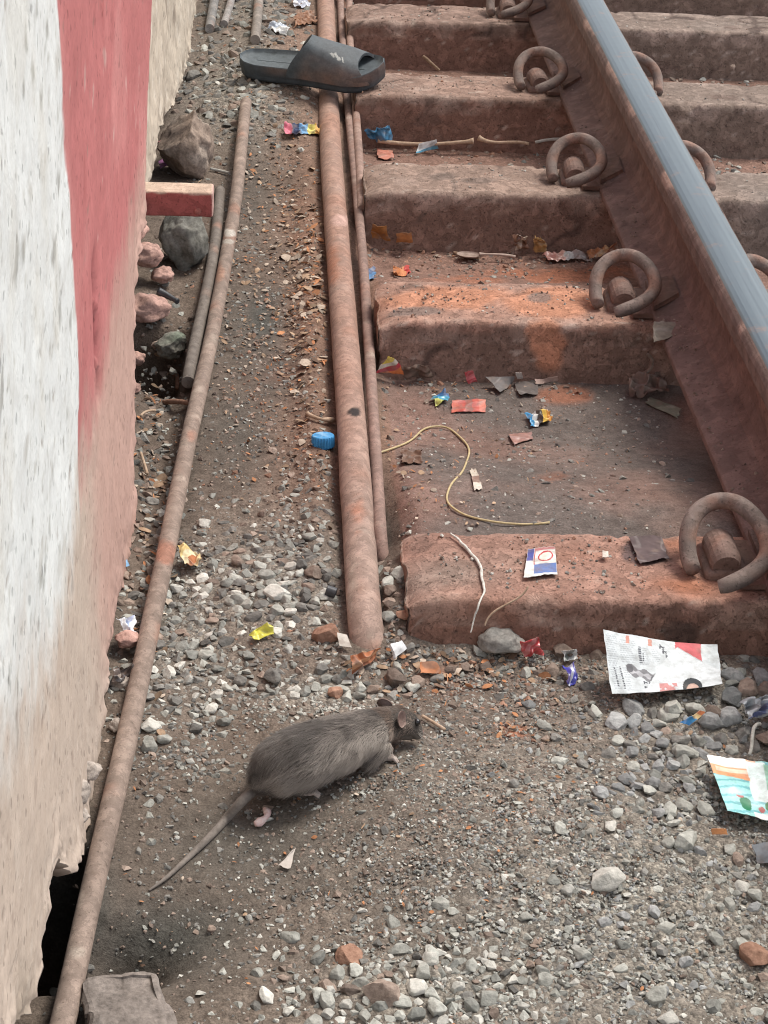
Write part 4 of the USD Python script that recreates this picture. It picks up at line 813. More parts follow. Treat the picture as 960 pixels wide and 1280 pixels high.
# ------------------------------------------------------------------ paper, foil and plastic litter
def srgb(r, g, b): return np.array([((c_ / 255 + .055) / 1.055) ** 2.4 if c_ > 10 else c_ / 255 / 12.92 for c_ in (r, g, b)])
def solid(c_, var=.12):
    c_ = np.asarray(c_, float)
    return lambda u, v: np.tile(c_, (len(u), 1)) * (1 + var * nz(P3(u, v), .2, 3, 7))[:, None]
def bands(cols, ang=0., var=.08):
    cols = [np.asarray(c_, float) for c_ in cols]
    def f(u, v):
        w = np.clip(.5 + (u - .5) * math.cos(ang) + (v - .5) * math.sin(ang) + .04 * nz(P3(u, v), .3, 2, 3), 0, .999)
        return np.array(cols)[(w * len(cols)).astype(int)] * (1 + var * nz(P3(u, v), .15, 3, 8))[:, None]
    return f
def lifted(px, py, l):
    q = hit(px, py); d = ray(px, py); return q + d * (l / d[2])
def scrap(name, label, cat, corners, colf, lift=(.004, .004, .004, .004), crumple=.003, cscale=.02, mat=None, n=(34, 26), seed=0, fold=0., torn=.05, curl=0., thick=.0005, back=None, group=None, surf=None):
    """a sheet over four ground points (seen as TL, TR, BR, BL), each raised by lift, crumpled, with torn edges and a real thickness"""
    C = [lifted(x_, y_, l) if surf is None else atz(x_, y_, surf + l) for (x_, y_), l in zip(corners, lift)]
    C = np.array(C)
    u, v = np.meshgrid(np.linspace(0, 1, n[0]), np.linspace(0, 1, n[1]), indexing='ij'); u, v = u.ravel(), v.ravel()
    ud = u + torn * .6 * nz(P3(u * 0 + seed, v), .22, 3, seed) * (np.abs(u - .5) * 2) ** 6; vd = v + torn * nz(P3(u, v * 0 + seed), .22, 3, seed + 1) * (np.abs(v - .5) * 2) ** 6
    w = [(1 - ud) * (1 - vd), ud * (1 - vd), ud * vd, (1 - ud) * vd]
    P = sum(wk[:, None] * c_ for wk, c_ in zip(w, C))
    nrm = np.cross(C[1] - C[0], C[3] - C[0]); nrm /= np.linalg.norm(nrm); nrm *= np.sign(nrm[2]) or 1
    # creases: sharp ridged folds rather than smooth waves
    r = 1 - np.abs(nz(P + seed, cscale * 1.6, 2, seed + 2)) * 2.2
    wave = crumple * (r * .7 + .7 * nz(P + seed, cscale, 2, seed + 3))
    if curl: wave = wave + curl * (2 * u - 1) ** 2
    if fold: wave = wave + fold * np.abs(u - .5 + .25 * (v - .5)) * 2
    P = P + nrm * wave[:, None] + np.stack([nz(P, cscale * 1.3, 2, seed + 4), nz(P, cscale * 1.3, 2, seed + 5), 0 * u], 1) * crumple * .5
    lo = (H(P[:, 0], P[:, 1]) if surf is None else np.full(len(P), surf)) + .0016
    P[:, 2] = np.maximum(P[:, 2], lo + .0012 * (1 + nz(P, cscale * .5, 2, seed + 6)))
    cc = colf(u, v); K = len(P)
    if name not in ('newspaper', 'flyer'):
        cc = cc * .9; cc = mixc(cc, [.20, .145, .115], np.clip(.12 + .5 * sstep(-.05, .5, nz(P + seed, .012, 3, seed + 7)), 0, .6)); cc = mixc(cc, [.72, .70, .66], sstep(.80, .97, r) * .10)
    else: cc = mixc(cc, [.30, .26, .22], sstep(.15, .5, nz(P + seed, .03, 4, seed + 7)) * .28)
    f = tris(grid_faces(*n))
    t0 = trimesh.Trimesh(P, f, process=False); vn = t0.vertex_normals
    if vn[:, 2].mean() < 0: f = f[:, ::-1]; vn = -vn
    V = np.vstack([P, P - vn * thick]); I = np.arange(K).reshape(n); rim = []
    edge = np.r_[I[:, 0], I[-1, 1:], I[::-1, -1][1:], I[0, ::-1][1:]]
    for a_, b_ in zip(edge[:-1], edge[1:]): rim += [(a_, b_ + K, b_), (a_, a_ + K, b_ + K)]
    t = trimesh.Trimesh(V, np.vstack([f, f[:, ::-1] + K, rim]), process=False)
    bc = np.tile(back, (K, 1)) if back is not None else cc * .9
    p = obj(name, t, mat or M_paper, None, smooth=50, col=np.vstack([cc, bc]))
    return tag(p, label, cat, group)
def box4(cx, cy, w, h, rot=0.):
    a = math.radians(rot); c_, s_ = math.cos(a), math.sin(a)
    return [(cx + x_ * w / 2 * c_ - y_ * h / 2 * s_, cy + x_ * w / 2 * s_ + y_ * h / 2 * c_) for x_, y_ in ((-1, -1), (1, -1), (1, 1), (-1, 1))]
inr = lambda u, v, a, b, c_, d: (u > a) & (u < b) & (v > c_) & (v < d)
def ell(u, v, cx, cy, rx, ry): return ((u - cx) / rx) ** 2 + ((v - cy) / ry) ** 2 < 1

# the newspaper: columns of grey type, headings, two pictures and a folded white leaf with a red field
def news(u, v):
    c_ = np.tile([.56, .60, .61], (len(u), 1))
    ink = np.array([.10, .105, .12]); grey = np.array([.40, .43, .45])
    us = u + .015 * np.sin(v * 5)
    rr = np.random.default_rng(5)
    for x0, x1, y0, y1, pitch in [(.02, .13, .05, .92, .036), (.145, .29, .10, .50, .036), (.145, .20, .56, .95, .036), (.305, .42, .22, .52, .036), (.43, .50, .20, .48, .036)]:
        k = np.floor(v / pitch); on = inr(us, v, x0, x1, y0, y1) & ((v / pitch - k) < .55)
        ln = .72 + .28 * np.sin(k * 12.9898) ** 2; dash = np.sin(us * 520 + k * 7) + .6 * np.sin(us * 231 + k * 3) > -.75
        c_[on & (us < x0 + (x1 - x0) * ln) & dash] = grey
    for x0, x1, y0, y1 in [(.31, .335, .18, .50), (.345, .355, .30, .46), (.06, .075, .58, .90), (.115, .13, .56, .93)]:     # standing headings
        on = inr(us, v, x0, x1, y0, y1) & (np.sin(v * 160) > -.5); c_[on] = ink
    for x0, y0, sx, sy in [(.50, .10, .045, .10), (.525, .20, .04, .09), (.55, .30, .035, .06), (.30, .80, .035, .055), (.345, .82, .03, .05), (.30, .89, .04, .045)]:   # large letters, too blurred to read: plain strokes
        a_ = inr(us, v, x0, x0 + sx, y0, y0 + sy); st_ = (np.abs(us - x0 - .008) < .006) | (np.abs(v - y0 - sy * .5) < .010) | (np.abs((us - x0) / sx - (v - y0) / sy) < .13)
        c_[a_ & st_] = ink
    for x0, x1 in [(.205, .235), (.40, .435)]:
        c_[inr(us, v, x0, x1, .02, .16)] = (.52, .25, .20)
    # grey picture of a machine, slanting down to the right
    d_ = (v - .60) - (us - .2) * .75
    c_[inr(us, v, .18, .43, .5, .95) & (np.abs(d_) < .085 + .03 * np.sin(us * 60))] = (.20, .20, .21)
    c_[inr(us, v, .20, .42, .5, .95) & (np.abs(d_ - .01) < .035 + .02 * np.sin(us * 90 + 1))] = (.42, .42, .44)
    c_[ell(us, v, .21, .58, .03, .07) | ell(us, v, .40, .80, .032, .08)] = (.13, .13, .14)
    # folded leaf on the right: white with the red field behind its slanting edge
    right = us > .62 - .25 * (v - .0) * 0
    leaf = (us - .66) * 1.0 + (v - .12) * .42 > 0
    leaf &= v > .12 + np.maximum(0, us - .66) * 1.55 - .0
    leaf |= (us > .60 - (v - .25) * .35) & (v > .30) & (us < .70)
    rect = inr(us, v, .635, .87, -.1, .52) & ~leaf
    c_[us > .635] = (.58, .63, .64)
    c_[rect & (us > .64) & (us < .865)] = (.50, .12, .13)
    c_[leaf] = (.62, .66, .67)
    edge = np.abs(v - (.12 + np.maximum(0, us - .66) * 1.55)) < .012
    c_[edge & (us > .66) & (us < .87)] = (.44, .46, .47)
    hair = ell(us, v, .735, .97, .085, .20); c_[hair] = (.045, .05, .055)
    c_[ell(us, v, .735, 1.03, .055, .14)] = (.50, .34, .28)
    c_[inr(us, v, .44, .60, .86, 1.1) & (np.abs(nz(P3(us, v), .07, 3, 4)) < .22)] = (.55, .26, .25)
    return c_ * (1 + .05 * nz(P3(u, v), .12, 3, 9))[:, None]
scrap('newspaper', 'torn sheet of newspaper with a red corner lying against the nearest sleeper', 'newspaper', [(750, 790), (893, 809), (899, 858), (762, 870)], news, (.030, .016, .014, .014), .0030, .05, n=(190, 110), seed=610, torn=.03, curl=.004, back=(.55, .57, .56))

def flyer(u, v):
    c_ = np.tile(srgb(165, 222, 218), (len(u), 1)); n_ = nz(P3(u, v), .22, 3, 31)
    c_[np.sin(v * 46 + u * 9 + 2.2 * n_) > .55] = srgb(120, 185, 190)
    c_[(v < .30 + .10 * u) & (u < .62)] = srgb(226, 160, 118); c_[(v < .12) & (u < .5)] = srgb(240, 232, 222); c_[inr(u, v, .06, .5, .15, .22)] = srgb(235, 205, 180)
    c_[(u > .52 + .1 * n_) & (v > .28) & (v < .72)] = srgb(228, 240, 236); c_[inr(u, v, .5, .75, .02, .28)] = srgb(222, 238, 234); c_[inr(u, v, .72, .86, .04, .5)] = srgb(158, 205, 180)
    c_[ell(u + .1 * n_, v, .36, .80, .09, .11)] = srgb(22, 120, 78); c_[ell(u, v + .08 * n_, .72, .78, .05, .07) | ell(u, v, .88, .56, .07, .05)] = srgb(60, 130, 70)
    c_[ell(u + .08 * n_, v, .60, .84, .05, .05) | ell(u, v, .3, .68, .06, .02)] = srgb(176, 90, 86); c_[(v > .9) & (u > .45)] = srgb(238, 240, 236)
    return c_
scrap('flyer', 'crumpled teal and orange printed sachet sheet at the right edge', 'flyer', [(884, 943), (978, 958), (986, 1030), (909, 1016)], flyer, (.022, .018, .010, .016), .0045, .035, M_foil, n=(90, 80), seed=620, torn=.04)
def tobacco(u, v):
    c_ = np.tile(srgb(232, 232, 226), (len(u), 1))
    c_[inr(u, v, 0, .24, .02, .45)] = srgb(58, 72, 150); c_[inr(u, v, .28, 1, .60, .92)] = srgb(92, 124, 184); c_[inr(u, v, .26, 1, .0, .10)] = srgb(214, 120, 130)
    o_ = ell(u, v, .66, .33, .26, .20); i_ = ell(u, v, .66, .33, .21, .145); c_[o_] = srgb(190, 60, 66); c_[i_] = srgb(236, 226, 214)
    c_[inr(u, v, .27, .30, .1, .6)] = srgb(190, 70, 78)
    return c_
ST = .0015
scrap('wrapper', 'white and blue wrapper with a red oval lying on top of the nearest sleeper', 'wrapper', [(660, 686), (693, 683), (697, 717), (655, 722)], tobacco, (.003, .004, .004, .003), .0016, .02, n=(60, 50), seed=630, torn=.06, surf=ST)
W = [
 ('bright wrapper in pink, blue and yellow strips below the slipper, beside the thickest pipe', [(354, 155), (403, 157), (402, 169), (357, 170)], bands([srgb(226, 130, 150), srgb(40, 62, 100), srgb(120, 170, 210), srgb(240, 225, 130), srgb(240, 190, 110)], 0), M_paper, .006, None, .012),
 ('crumpled bright blue plastic scrap in the crib beside the conduits, behind the chipped sleeper', [(459, 166), (489, 163), (488, 173), (462, 175)], solid(srgb(54, 132, 176)), M_foil, .008, None, .010),
 ('small white card lying in the crib behind the chipped sleeper', [(524, 180), (546, 175), (548, 186), (520, 192)], bands([srgb(235, 240, 240), srgb(225, 236, 240), srgb(90, 160, 190)], 1.3), M_paper, .002, None, .010),
 ('pinkish paper scrap at the pipe side end of the crib behind the chipped sleeper', [(471, 187), (491, 188), (493, 199), (473, 199)], solid(srgb(190, 118, 98)), M_paper, .003, None, .006),
 ('upright ochre leaf-like scrap leaning on the chipped sleeper, nearest the pipes', [(466, 281), (484, 284), (487, 301), (464, 298)], solid(srgb(160, 104, 48), .3), M_paper, .004, None, .012),
 ('ochre crumpled scrap leaning on the chipped sleeper, second from the pipes', [(494, 292), (513, 290), (515, 302), (496, 304)], solid(srgb(184, 124, 74), .3), M_paper, .004, None, .008),
 ('brown and white crushed wrapper right of the dirty spoon', [(641, 296), (659, 297), (660, 314), (645, 315)], bands([srgb(120, 82, 62), srgb(214, 196, 176), srgb(130, 92, 70)], .6), M_foil, .006, None, .010),
 ('tan crushed wrapper standing between the spoon and the rail foot', [(668, 296), (682, 300), (684, 315), (667, 314)], solid(srgb(190, 150, 92), .25), M_foil, .005, None, .012),
 ('pale pink and grey foil strip in the crib in front of the chipped sleeper', [(678, 318), (722, 314), (738, 326), (686, 328)], bands([srgb(196, 140, 128), srgb(210, 170, 158), srgb(188, 188, 186), srgb(150, 140, 136)], .2), M_foil, .005, None, .006),
 ('golden brown crushed foil against the rail foot in front of the chipped sleeper', [(734, 314), (772, 305), (774, 315), (738, 325)], bands([srgb(170, 116, 74), srgb(206, 164, 122), srgb(134, 84, 58)], .4), M_foil, .006, None, .006),
 ('small blue wrapper wedged beside the conduit left of the orange-stained sleeper', [(457, 338), (467, 335), (467, 349), (457, 352)], bands([srgb(60, 90, 130), srgb(70, 130, 180)], 1.2), M_foil, .004, None, .006),
 ('orange brown curled scrap with a red end behind the orange-stained sleeper', [(491, 336), (511, 336), (512, 345), (493, 345)], bands([srgb(186, 112, 60), srgb(200, 130, 84), srgb(186, 50, 44)], 0), M_paper, .005, None, .008),
 ('yellow, white and red triangular packet leaning on the orange-stained sleeper by the conduit', [(486, 447), (495, 451), (506, 468), (469, 466)], bands([srgb(238, 214, 90), srgb(240, 232, 214), srgb(200, 48, 70), srgb(232, 130, 70)], 1.0), M_foil, .003, None, .014),
 ('grey brown paper rag next to the triangular packet', [(504, 459), (536, 458), (540, 472), (506, 474)], solid(srgb(120, 100, 88), .3), M_paper, .006, None, .008),
 ('small crimson sachet standing at the foot of the orange-stained sleeper', [(580, 465), (591, 463), (596, 476), (584, 479)], bands([srgb(190, 52, 66), srgb(214, 110, 116), srgb(180, 46, 60)], 1.4), M_foil, .003, None, .006),
 ('dark grey triangular plastic flake at the foot of the orange-stained sleeper', [(607, 472), (643, 472), (640, 480), (626, 492)], solid(srgb(108, 106, 106), .15), M_paper, .002, None, .008),
 ('second grey plastic flake right of the triangular flake', [(642, 478), (672, 478), (670, 494), (648, 496)], solid(srgb(96, 92, 90), .2), M_paper, .003, None, .004),
 ('tiny white paper shred at the foot of the orange-stained sleeper', [(644, 467), (652, 466), (654, 473), (647, 474)], solid(srgb(214, 206, 200)), M_paper, .002, None, .008),
 ('long pale shred under the orange-stained sleeper near its middle', [(668, 475), (697, 471), (697, 477), (670, 481)], solid(srgb(168, 146, 136), .2), M_paper, .003, None, .006),
 ('twisted blue and lime sweet wrapper beside the salmon sachet', [(539, 498), (556, 490), (563, 500), (545, 508)], bands([srgb(200, 206, 110), srgb(60, 160, 190), srgb(50, 120, 180)], -.5), M_foil, .005, None, .006),
 ('flat salmon red sachet between the nearest two sleepers', [(564, 502), (606, 500), (607, 516), (565, 517)], bands([srgb(206, 110, 92), srgb(196, 90, 80), srgb(160, 100, 90), srgb(202, 96, 84), srgb(212, 130, 112)], 0), M_foil, .002, None, .003),
 ('crushed blue, yellow and black wrapper in the middle of the dirt between the nearest sleepers', [(658, 517), (684, 514), (691, 527), (664, 533)], bands([srgb(44, 150, 204), srgb(236, 238, 232), srgb(44, 36, 32), srgb(240, 200, 80), srgb(206, 140, 50)], .1), M_foil, .006, None, .009),
 ('trodden pink scrap below the blue and yellow wrapper', [(636, 543), (664, 541), (666, 551), (642, 558)], solid(srgb(160, 116, 104), .3), M_foil, .003, None, .002),
 ('grey green flat strip lying near the rail foot', [(811, 497), (850, 511), (847, 524), (807, 505)], bands([srgb(120, 124, 108), srgb(140, 144, 128)], .4), M_paper, .0015, None, .003),
 ('crumpled grey brown paper in the corner by the rail foot', [(788, 478), (828, 470), (836, 494), (790, 497)], solid(srgb(112, 94, 86), .35), M_paper, .010, None, .010),
 ('brown dead leaf by the conduit between the nearest sleepers', [(500, 568), (524, 566), (528, 580), (503, 583)], solid(srgb(104, 76, 60), .35), M_paper, .005, None, .003),
 ('crumpled red wrapper on the gravel at the foot of the nearest sleeper', [(648, 800), (668, 796), (680, 818), (655, 824)], bands([srgb(208, 66, 74), srgb(226, 140, 140), srgb(198, 58, 66), srgb(214, 84, 88)], .7), M_foil, .006, None, .012),
 ('small crushed white foil left of the newspaper', [(702, 813), (720, 811), (722, 824), (704, 827)], bands([srgb(222, 226, 224), srgb(150, 160, 156), srgb(230, 232, 230)], .5), M_foil, .007, None, .010),
 ('crumpled ultramarine sweet wrapper left of the newspaper, under the white foil', [(704, 836), (718, 832), (721, 854), (707, 858)], bands([srgb(60, 70, 190), srgb(216, 220, 236), srgb(52, 60, 170)], .2), M_foil, .007, None, .010),
 ('blue and orange folded wrapper on the stones below the newspaper', [(846, 902), (874, 888), (882, 890), (860, 906)], bands([srgb(30, 130, 200), srgb(50, 150, 210), srgb(236, 206, 150), srgb(216, 130, 84)], 0.1), M_foil, .003, None, .012),
 ('crushed silver sachet with a printed strip at the right edge', [(922, 880), (972, 866), (974, 894), (930, 901)], bands([srgb(168, 176, 182), srgb(120, 126, 132), srgb(210, 216, 222), srgb(96, 110, 160), srgb(190, 194, 196)], .9), M_foil, .010, None, .014),
 ('lime yellow torn plastic bit on the grey gravel left of the thickest pipe', [(310, 790), (338, 783), (340, 795), (318, 801)], solid(srgb(214, 210, 82)), M_foil, .006, None, .012),
 ('cream and rust crumpled scrap beside the long thin pipe', [(226, 688), (246, 691), (256, 706), (232, 712)], bands([srgb(222, 196, 130), srgb(238, 226, 186), srgb(170, 104, 60), srgb(232, 210, 160)], .7), M_paper, .009, None, .012),
 ('white torn plastic between the wall and the long thin pipe', [(141, 778), (163, 772), (167, 796), (158, 800)], bands([srgb(226, 232, 240), srgb(176, 190, 220), srgb(236, 238, 240)], .6), M_foil, .006, None, .030),
 ('light blue plastic bit in the dirt between the wall and the long thin pipe', [(145, 702), (157, 699), (158, 708), (147, 711)], solid(srgb(110, 170, 214)), M_foil, .004, None, .012),
 ('black plastic scrap wedged between the wall and the long thin pipe', [(139, 838), (163, 836), (163, 852), (142, 856)], solid(srgb(40, 38, 40)), M_foil, .008, None, .016),
 ('purple paper scrap in front of the brown boulder', [(198, 201), (208, 199), (210, 208), (200, 212)], solid(srgb(176, 116, 168)), M_paper, .003, None, .010),
 ('pink paper edge lying on the brown boulder', [(198, 178), (216, 172), (218, 176), (202, 184)], solid(srgb(226, 160, 160)), M_paper, .002, None, .052),
 ('curled orange brown leaf at the broken end of the thickest pipe', [(436, 822), (476, 812), (470, 822), (440, 842)], bands([srgb(170, 106, 70), srgb(204, 150, 112), srgb(150, 92, 62)], 1.3), M_paper, .006, None, .012),
 ('grey white torn card by the broken end of the thickest pipe', [(422, 791), (434, 794), (440, 810), (424, 808)], solid(srgb(196, 190, 180)), M_paper, .002, None, .016),
 ('thick white foam chip on the gravel right of the broken pipe end', [(487, 805), (500, 801), (508, 812), (495, 822)], solid(srgb(236, 238, 240), .04), M_paper, .003, None, .012),
 ('orange leaf flake on the gravel above the head of the rat', [(527, 828), (545, 826), (549, 842), (524, 841)], solid(srgb(190, 124, 84), .25), M_paper, .004, None, .012),
 ('white shard standing in the soil below the rat', [(365, 1063), (369, 1060), (363, 1086), (348, 1082)], solid(srgb(206, 196, 186), .1), M_paper, .001, None, .010),
 ('dark purple grey leaf stuck flat on the nearest sleeper near the rail', [(786, 674), (826, 672), (836, 700), (800, 708)], solid(srgb(84, 70, 72), .3), M_paper, .0016, ST, .001),
 ('small white paper pellet on the nearest sleeper', [(752, 690), (760, 690), (761, 698), (753, 699)], solid(srgb(226, 216, 204)), M_paper, .003, ST, .004),
 ('grey paper rag hanging on the edge of the rail foot', [(816, 407), (844, 404), (842, 420), (818, 432)], solid(srgb(142, 134, 120), .25), M_paper, .004, .012, .002),
 ('pale flaking strip of paper trodden in beside the yellow cord', [(587, 589), (595, 588), (603, 614), (593, 616)], bands([srgb(206, 196, 178), srgb(140, 110, 96), srgb(214, 204, 190)], 1.57), M_paper, .002, None, .002),
 ('brown tarpaulin rag by the slipper, among the top left stones', [(372, 18), (392, 14), (396, 28), (366, 34)], solid(srgb(150, 108, 82), .3), M_paper, .006, None, .014),
 ('white plastic bit at the top edge, left of the thickest pipe', [(364, -4), (384, -6), (386, 8), (368, 9)], solid(srgb(208, 214, 226)), M_foil, .006, None, .014),
 ('pale grey plastic shred on the stones behind the slipper', [(336, 28), (362, 34), (358, 44), (334, 38)], bands([srgb(160, 172, 186), srgb(206, 208, 206)], .8), M_foil, .005, None, .014),
 ('slate grey torn rubber flap at the right edge among grey stones', [(938, 1058), (975, 1052), (976, 1084), (950, 1078)], solid(srgb(116, 122, 128), .12), M_paper, .004, None, .010),
 ('orange chip of plastic on the grey gravel below the teal sheet', [(889, 1036), (908, 1036), (910, 1043), (891, 1043)], solid(srgb(206, 140, 90), .15), M_paper, .002, None, .012),
]
NAMEW = {'leaf': 'dead_leaf', 'card': 'paper_card', 'shard': 'shard', 'foam': 'foam_chip', 'rag': 'paper_rag', 'sachet': 'sachet', 'flake': 'flake', 'wrapper': 'wrapper', 'packet': 'packet', 'foil': 'foil_scrap', 'flap': 'rubber_flap', 'plastic': 'plastic_scrap', 'pellet': 'paper_pellet'}
for k, (lab, cn, cf, mt, cr, sf, lf) in enumerate(W):
    nm = next((n_ for w_, n_ in NAMEW.items() if w_ in lab.split(' in front')[0].split(' beside')[0].split(' behind')[0].split(' next')[0].split(' below')[0].split(' on ')[0].split(' left')[0]), 'paper_scrap')
    P = at(*cn[0]); big_ = abs(cn[1][0] - cn[0][0]) > 26
    scrap(nm, lab, nm.replace('_', ' '), cn, cf, (lf, lf * .8, lf * .35, lf * .45), cr * 1.7, .010 if cr > .004 else .02, mt, n=(44, 34), seed=700 + 11 * k, torn=.12 if 'card' not in lab else .03, surf=sf, thick=.0035 if 'foam' in lab else .0006)

# bottle cap
P = at(404, 556)
cap = thing('bottle_cap', 'sky blue plastic bottle cap beside the thickest pipe', 'bottle cap', loc=P + [0, 0, -.0015], rotz=20)
UsdGeom.Xformable(cap).AddRotateXOp().Set(-9)
a = np.linspace(0, 2 * np.pi, 97)[:-1]; rr_ = .0150 + .0005 * np.sign(np.sin(a * 24))
V = []; 
for k_, z_ in ((.98, 0), (1, .001), (1, .0125), (.965, .0146), (.90, .0153), (.82, .0150), (.3, .0150), (.01, .0150)):
    r_ = rr_ * k_ if z_ < .013 else np.full(96, .0150 * k_); V.append(np.stack([r_ * np.cos(a), r_ * np.sin(a), np.full(96, z_)], 1))
t = trimesh.Trimesh(np.vstack(V), tris(grid_faces(8, 96, wrap=True)), process=False)
if t.face_normals[-20:, 2].mean() < 0: t.invert()
v = t.vertices; obj('cap_shell', t, M_rub, cap, smooth=35, col=mixc(np.tile(srgb(62, 138, 190), (len(v), 1)), srgb(150, 180, 196), (v[:, 2] > .0147) * .5 * (nz(v, .006, 2, 5) > .0)))
ringt = tube(np.stack([.0142 * np.cos(a), .0142 * np.sin(a), np.full(96, -.0002)], 1), .0008, 6); obj('tamper_ring', ringt, M_rub, cap, smooth=True, col=np.tile(srgb(50, 116, 170), (len(ringt.vertices), 1)))

# cords, sticks, bones, spoon
def strand(name, label, cat, pts, r, mat, lift=.003, taper=None, n=8, kink=0., seed=0, col=None, parent=None):
    P = np.array([lifted(q[0], q[1], lift + (q[2] if len(q) > 2 else 0)) for q in pts]); m_ = max(16, int(np.linalg.norm(np.diff(P, axis=0), axis=1).sum() / .004))
    C = spline(P, m_) if len(P) > 2 else P[0] + (P[-1] - P[0]) * np.linspace(0, 1, m_)[:, None]
    if kink: C = C + kink * np.stack([nz(C, .02, 3, seed), nz(C, .02, 3, seed + 1), .4 * nz(C, .02, 3, seed + 2)], 1)
    rr = r * (np.interp(np.linspace(0, 1, m_), *taper) if taper else np.ones(m_)); t = tube(C, rr, n, bump=.12, seed=seed + 3)
    p = obj(name, t, mat, parent, smooth=True, col=None if col is None else np.tile(col, (len(t.vertices), 1)) * (1 + .25 * nz(t.vertices, .01, 3, seed))[:, None])
    return tag(p, label, cat)
strand('cord', 'yellowed cord looping over the dirt behind the nearest sleeper', 'cord', [(474, 566), (500, 557), (520, 545), (537, 534), (551, 533), (570, 542), (583, 555), (584, 575), (576, 592), (565, 604), (559, 618), (563, 632), (580, 643), (610, 651), (645, 655), (687, 653)],   .0014, M_cord, .003, seed=800)
strand('stick', 'long jointed brown stick in the crib behind the chipped sleeper', 'stick', [(472, 176), (520, 180), (560, 179), (592, 176)], .0042, M_twig, .006, ([0, .7, .93, 1], [1, .8, .9, 1.5]), seed=804)
strand('stick', 'pale tapering stick right of the long jointed stick', 'stick', [(598, 172), (604, 175), (630, 178), (661, 180)], .0042, M_twig, .006, ([0, .1, .3, 1], [1.5, 1, .7, .8]), seed=808)
strand('stick', 'short grey twig touching the rail clip on the chipped sleeper', 'stick', [(669, 178), (684, 175), (702, 174)], .0030, PAL['pale'], .010, seed=812, kink=.001)
strand('stick', 'short splinter lying left of the furthest full rail clip', 'stick', [(529, 70), (549, 88)], .0034, M_litter, .090, ([0, .2, 1], [.7, 1, .8]), seed=816)
strand('stick', 'flat bamboo sliver on the dirt in front of the spoon', 'stick', [(567, 315), (583, 320), (599, 323)], .0035, M_twig, .003, ([0, .3, 1], [.6, 1, .5]), seed=820)
def root_strand(): 
    P = [(563, 667), (578, 680), (590, 693), (600, 707), (602, 724), (605, 740), (597, 757), (592, 775), (588, 790)]
    Q = np.array([atz(x_, y_, .003) if y_ < 748 else np.append(atz(x_, y_, -.02)[:1], [1.832 - .16 * (y_ - 748) / 748 * 0, 0]) for x_, y_ in P])
    for k, (x_, y_) in enumerate(P):
        if y_ >= 748: d_ = ray(x_, y_); Q[k] = EYE + d_ * ((1.826 - .0004 * (y_ - 748) - EYE[1]) / d_[1])
    C = spline(Q, 70); C = C + .0022 * np.stack([nz(C, .012, 3, 830), nz(C, .012, 3, 831), .5 * nz(C, .012, 3, 832)], 1)
    t = tube(C, .0015 * np.interp(np.linspace(0, 1, 70), [0, .2, .5, .8, 1], [.7, 1.2, 1.25, .8, .5]), 8, bump=.25, seed=833)
    tag(obj('root', t, PAL['pale'], None, smooth=True), 'whitish crooked root hanging over the front of the nearest sleeper', 'root')
    d2 = [(660, 733, .002), (655, 741, -.002), (630, 757, -.01), (612, 770, -.02), (606, 782, -.03)]
    Q = []
    for x_, y_, _ in d2: d_ = ray(x_, y_); Q.append(EYE + d_ * ((1.8275 - .0004 * (y_ - 748) - EYE[1]) / d_[1]))
    t = tube(spline(Q, 40), .0011, 7, bump=.2, seed=836); tag(obj('root', t, M_twig, None, smooth=True), 'thin brown rootlet running down the front of the nearest sleeper', 'root')
root_strand()
strand('wire', 'white looped plastic wire on the stones above the teal sheet', 'wire', [(950, 905, .012), (942, 911, .016), (940, 926, .014), (936, 944, .010)], .0019, PAL['pale'], .006, seed=840)
strand('hook', 'curled rusty hook in the dirt left of the long thin pipe', 'hook', [(222, 486), (210, 482), (205, 492), (212, 502), (236, 504)], .0038, PAL['rust'], .007, seed=844)
strand('curl', 'grey brown curled strip standing by the rail foot', 'plastic curl', [(790, 470), (806, 466), (815, 456), (813, 446), (808, 443)], .0026, PAL['brown'], .010, seed=848)
strand('stick', 'short white stick beside the boulder, left of the long thin pipe', 'stick', [(263, 211), (286, 216)], .0028, PAL['pale'], .004, seed=852)
strand('stub', 'dark bottle neck stub poking out of the hollow at the wall foot', 'stub', [(198, 364), (208, 369), (222, 377)], .0048, M_dark, .03, ([0, .8, 1], [1.3, .8, 1]), seed=856, n=12)
strand('stalk', 'pale dry stalk upright in the rubbish between wall and thin pipe', 'stalk', [(176, 566), (180, 578), (184, 592)], .0020, M_twig, .012, seed=860)
strand('stalk', 'curved pale stalk in the dirt near the rusty hook', 'stalk', [(176, 520), (184, 514), (194, 513)], .0018, M_twig, .010, seed=864)
strand('stick', 'thin twig reaching right from the head of the rat', 'stick', [(528, 895), (545, 905), (556, 912)], .0018, M_twig, .006, seed=868)
strand('shell', 'pink and white curled peel lying behind the rat below its tail', 'peel', [(330, 1011), (334, 1019), (330, 1024), (318, 1030)], .0042, plain('peel_look', srgb(206, 160, 154), srgb(236, 222, 216), 120., .6), .004, ([0, .2, .5, .8, 1], [.5, 1, .6, 1.1, .6]), seed=872)
strand('stub', 'small dark battery-like stub beside the thickest pipe in the gravel', 'stub', [(408, 738), (420, 742)], .0068, M_dark, .007, n=14, seed=876)
strand('stub', 'brown twig with a white end beside the blue bottle cap', 'twig', [(384, 517), (398, 523), (417, 525)], .0030, M_twig, .006, ([0, .6, .85, 1], [1, .7, 1.4, 1.1]), seed=880)
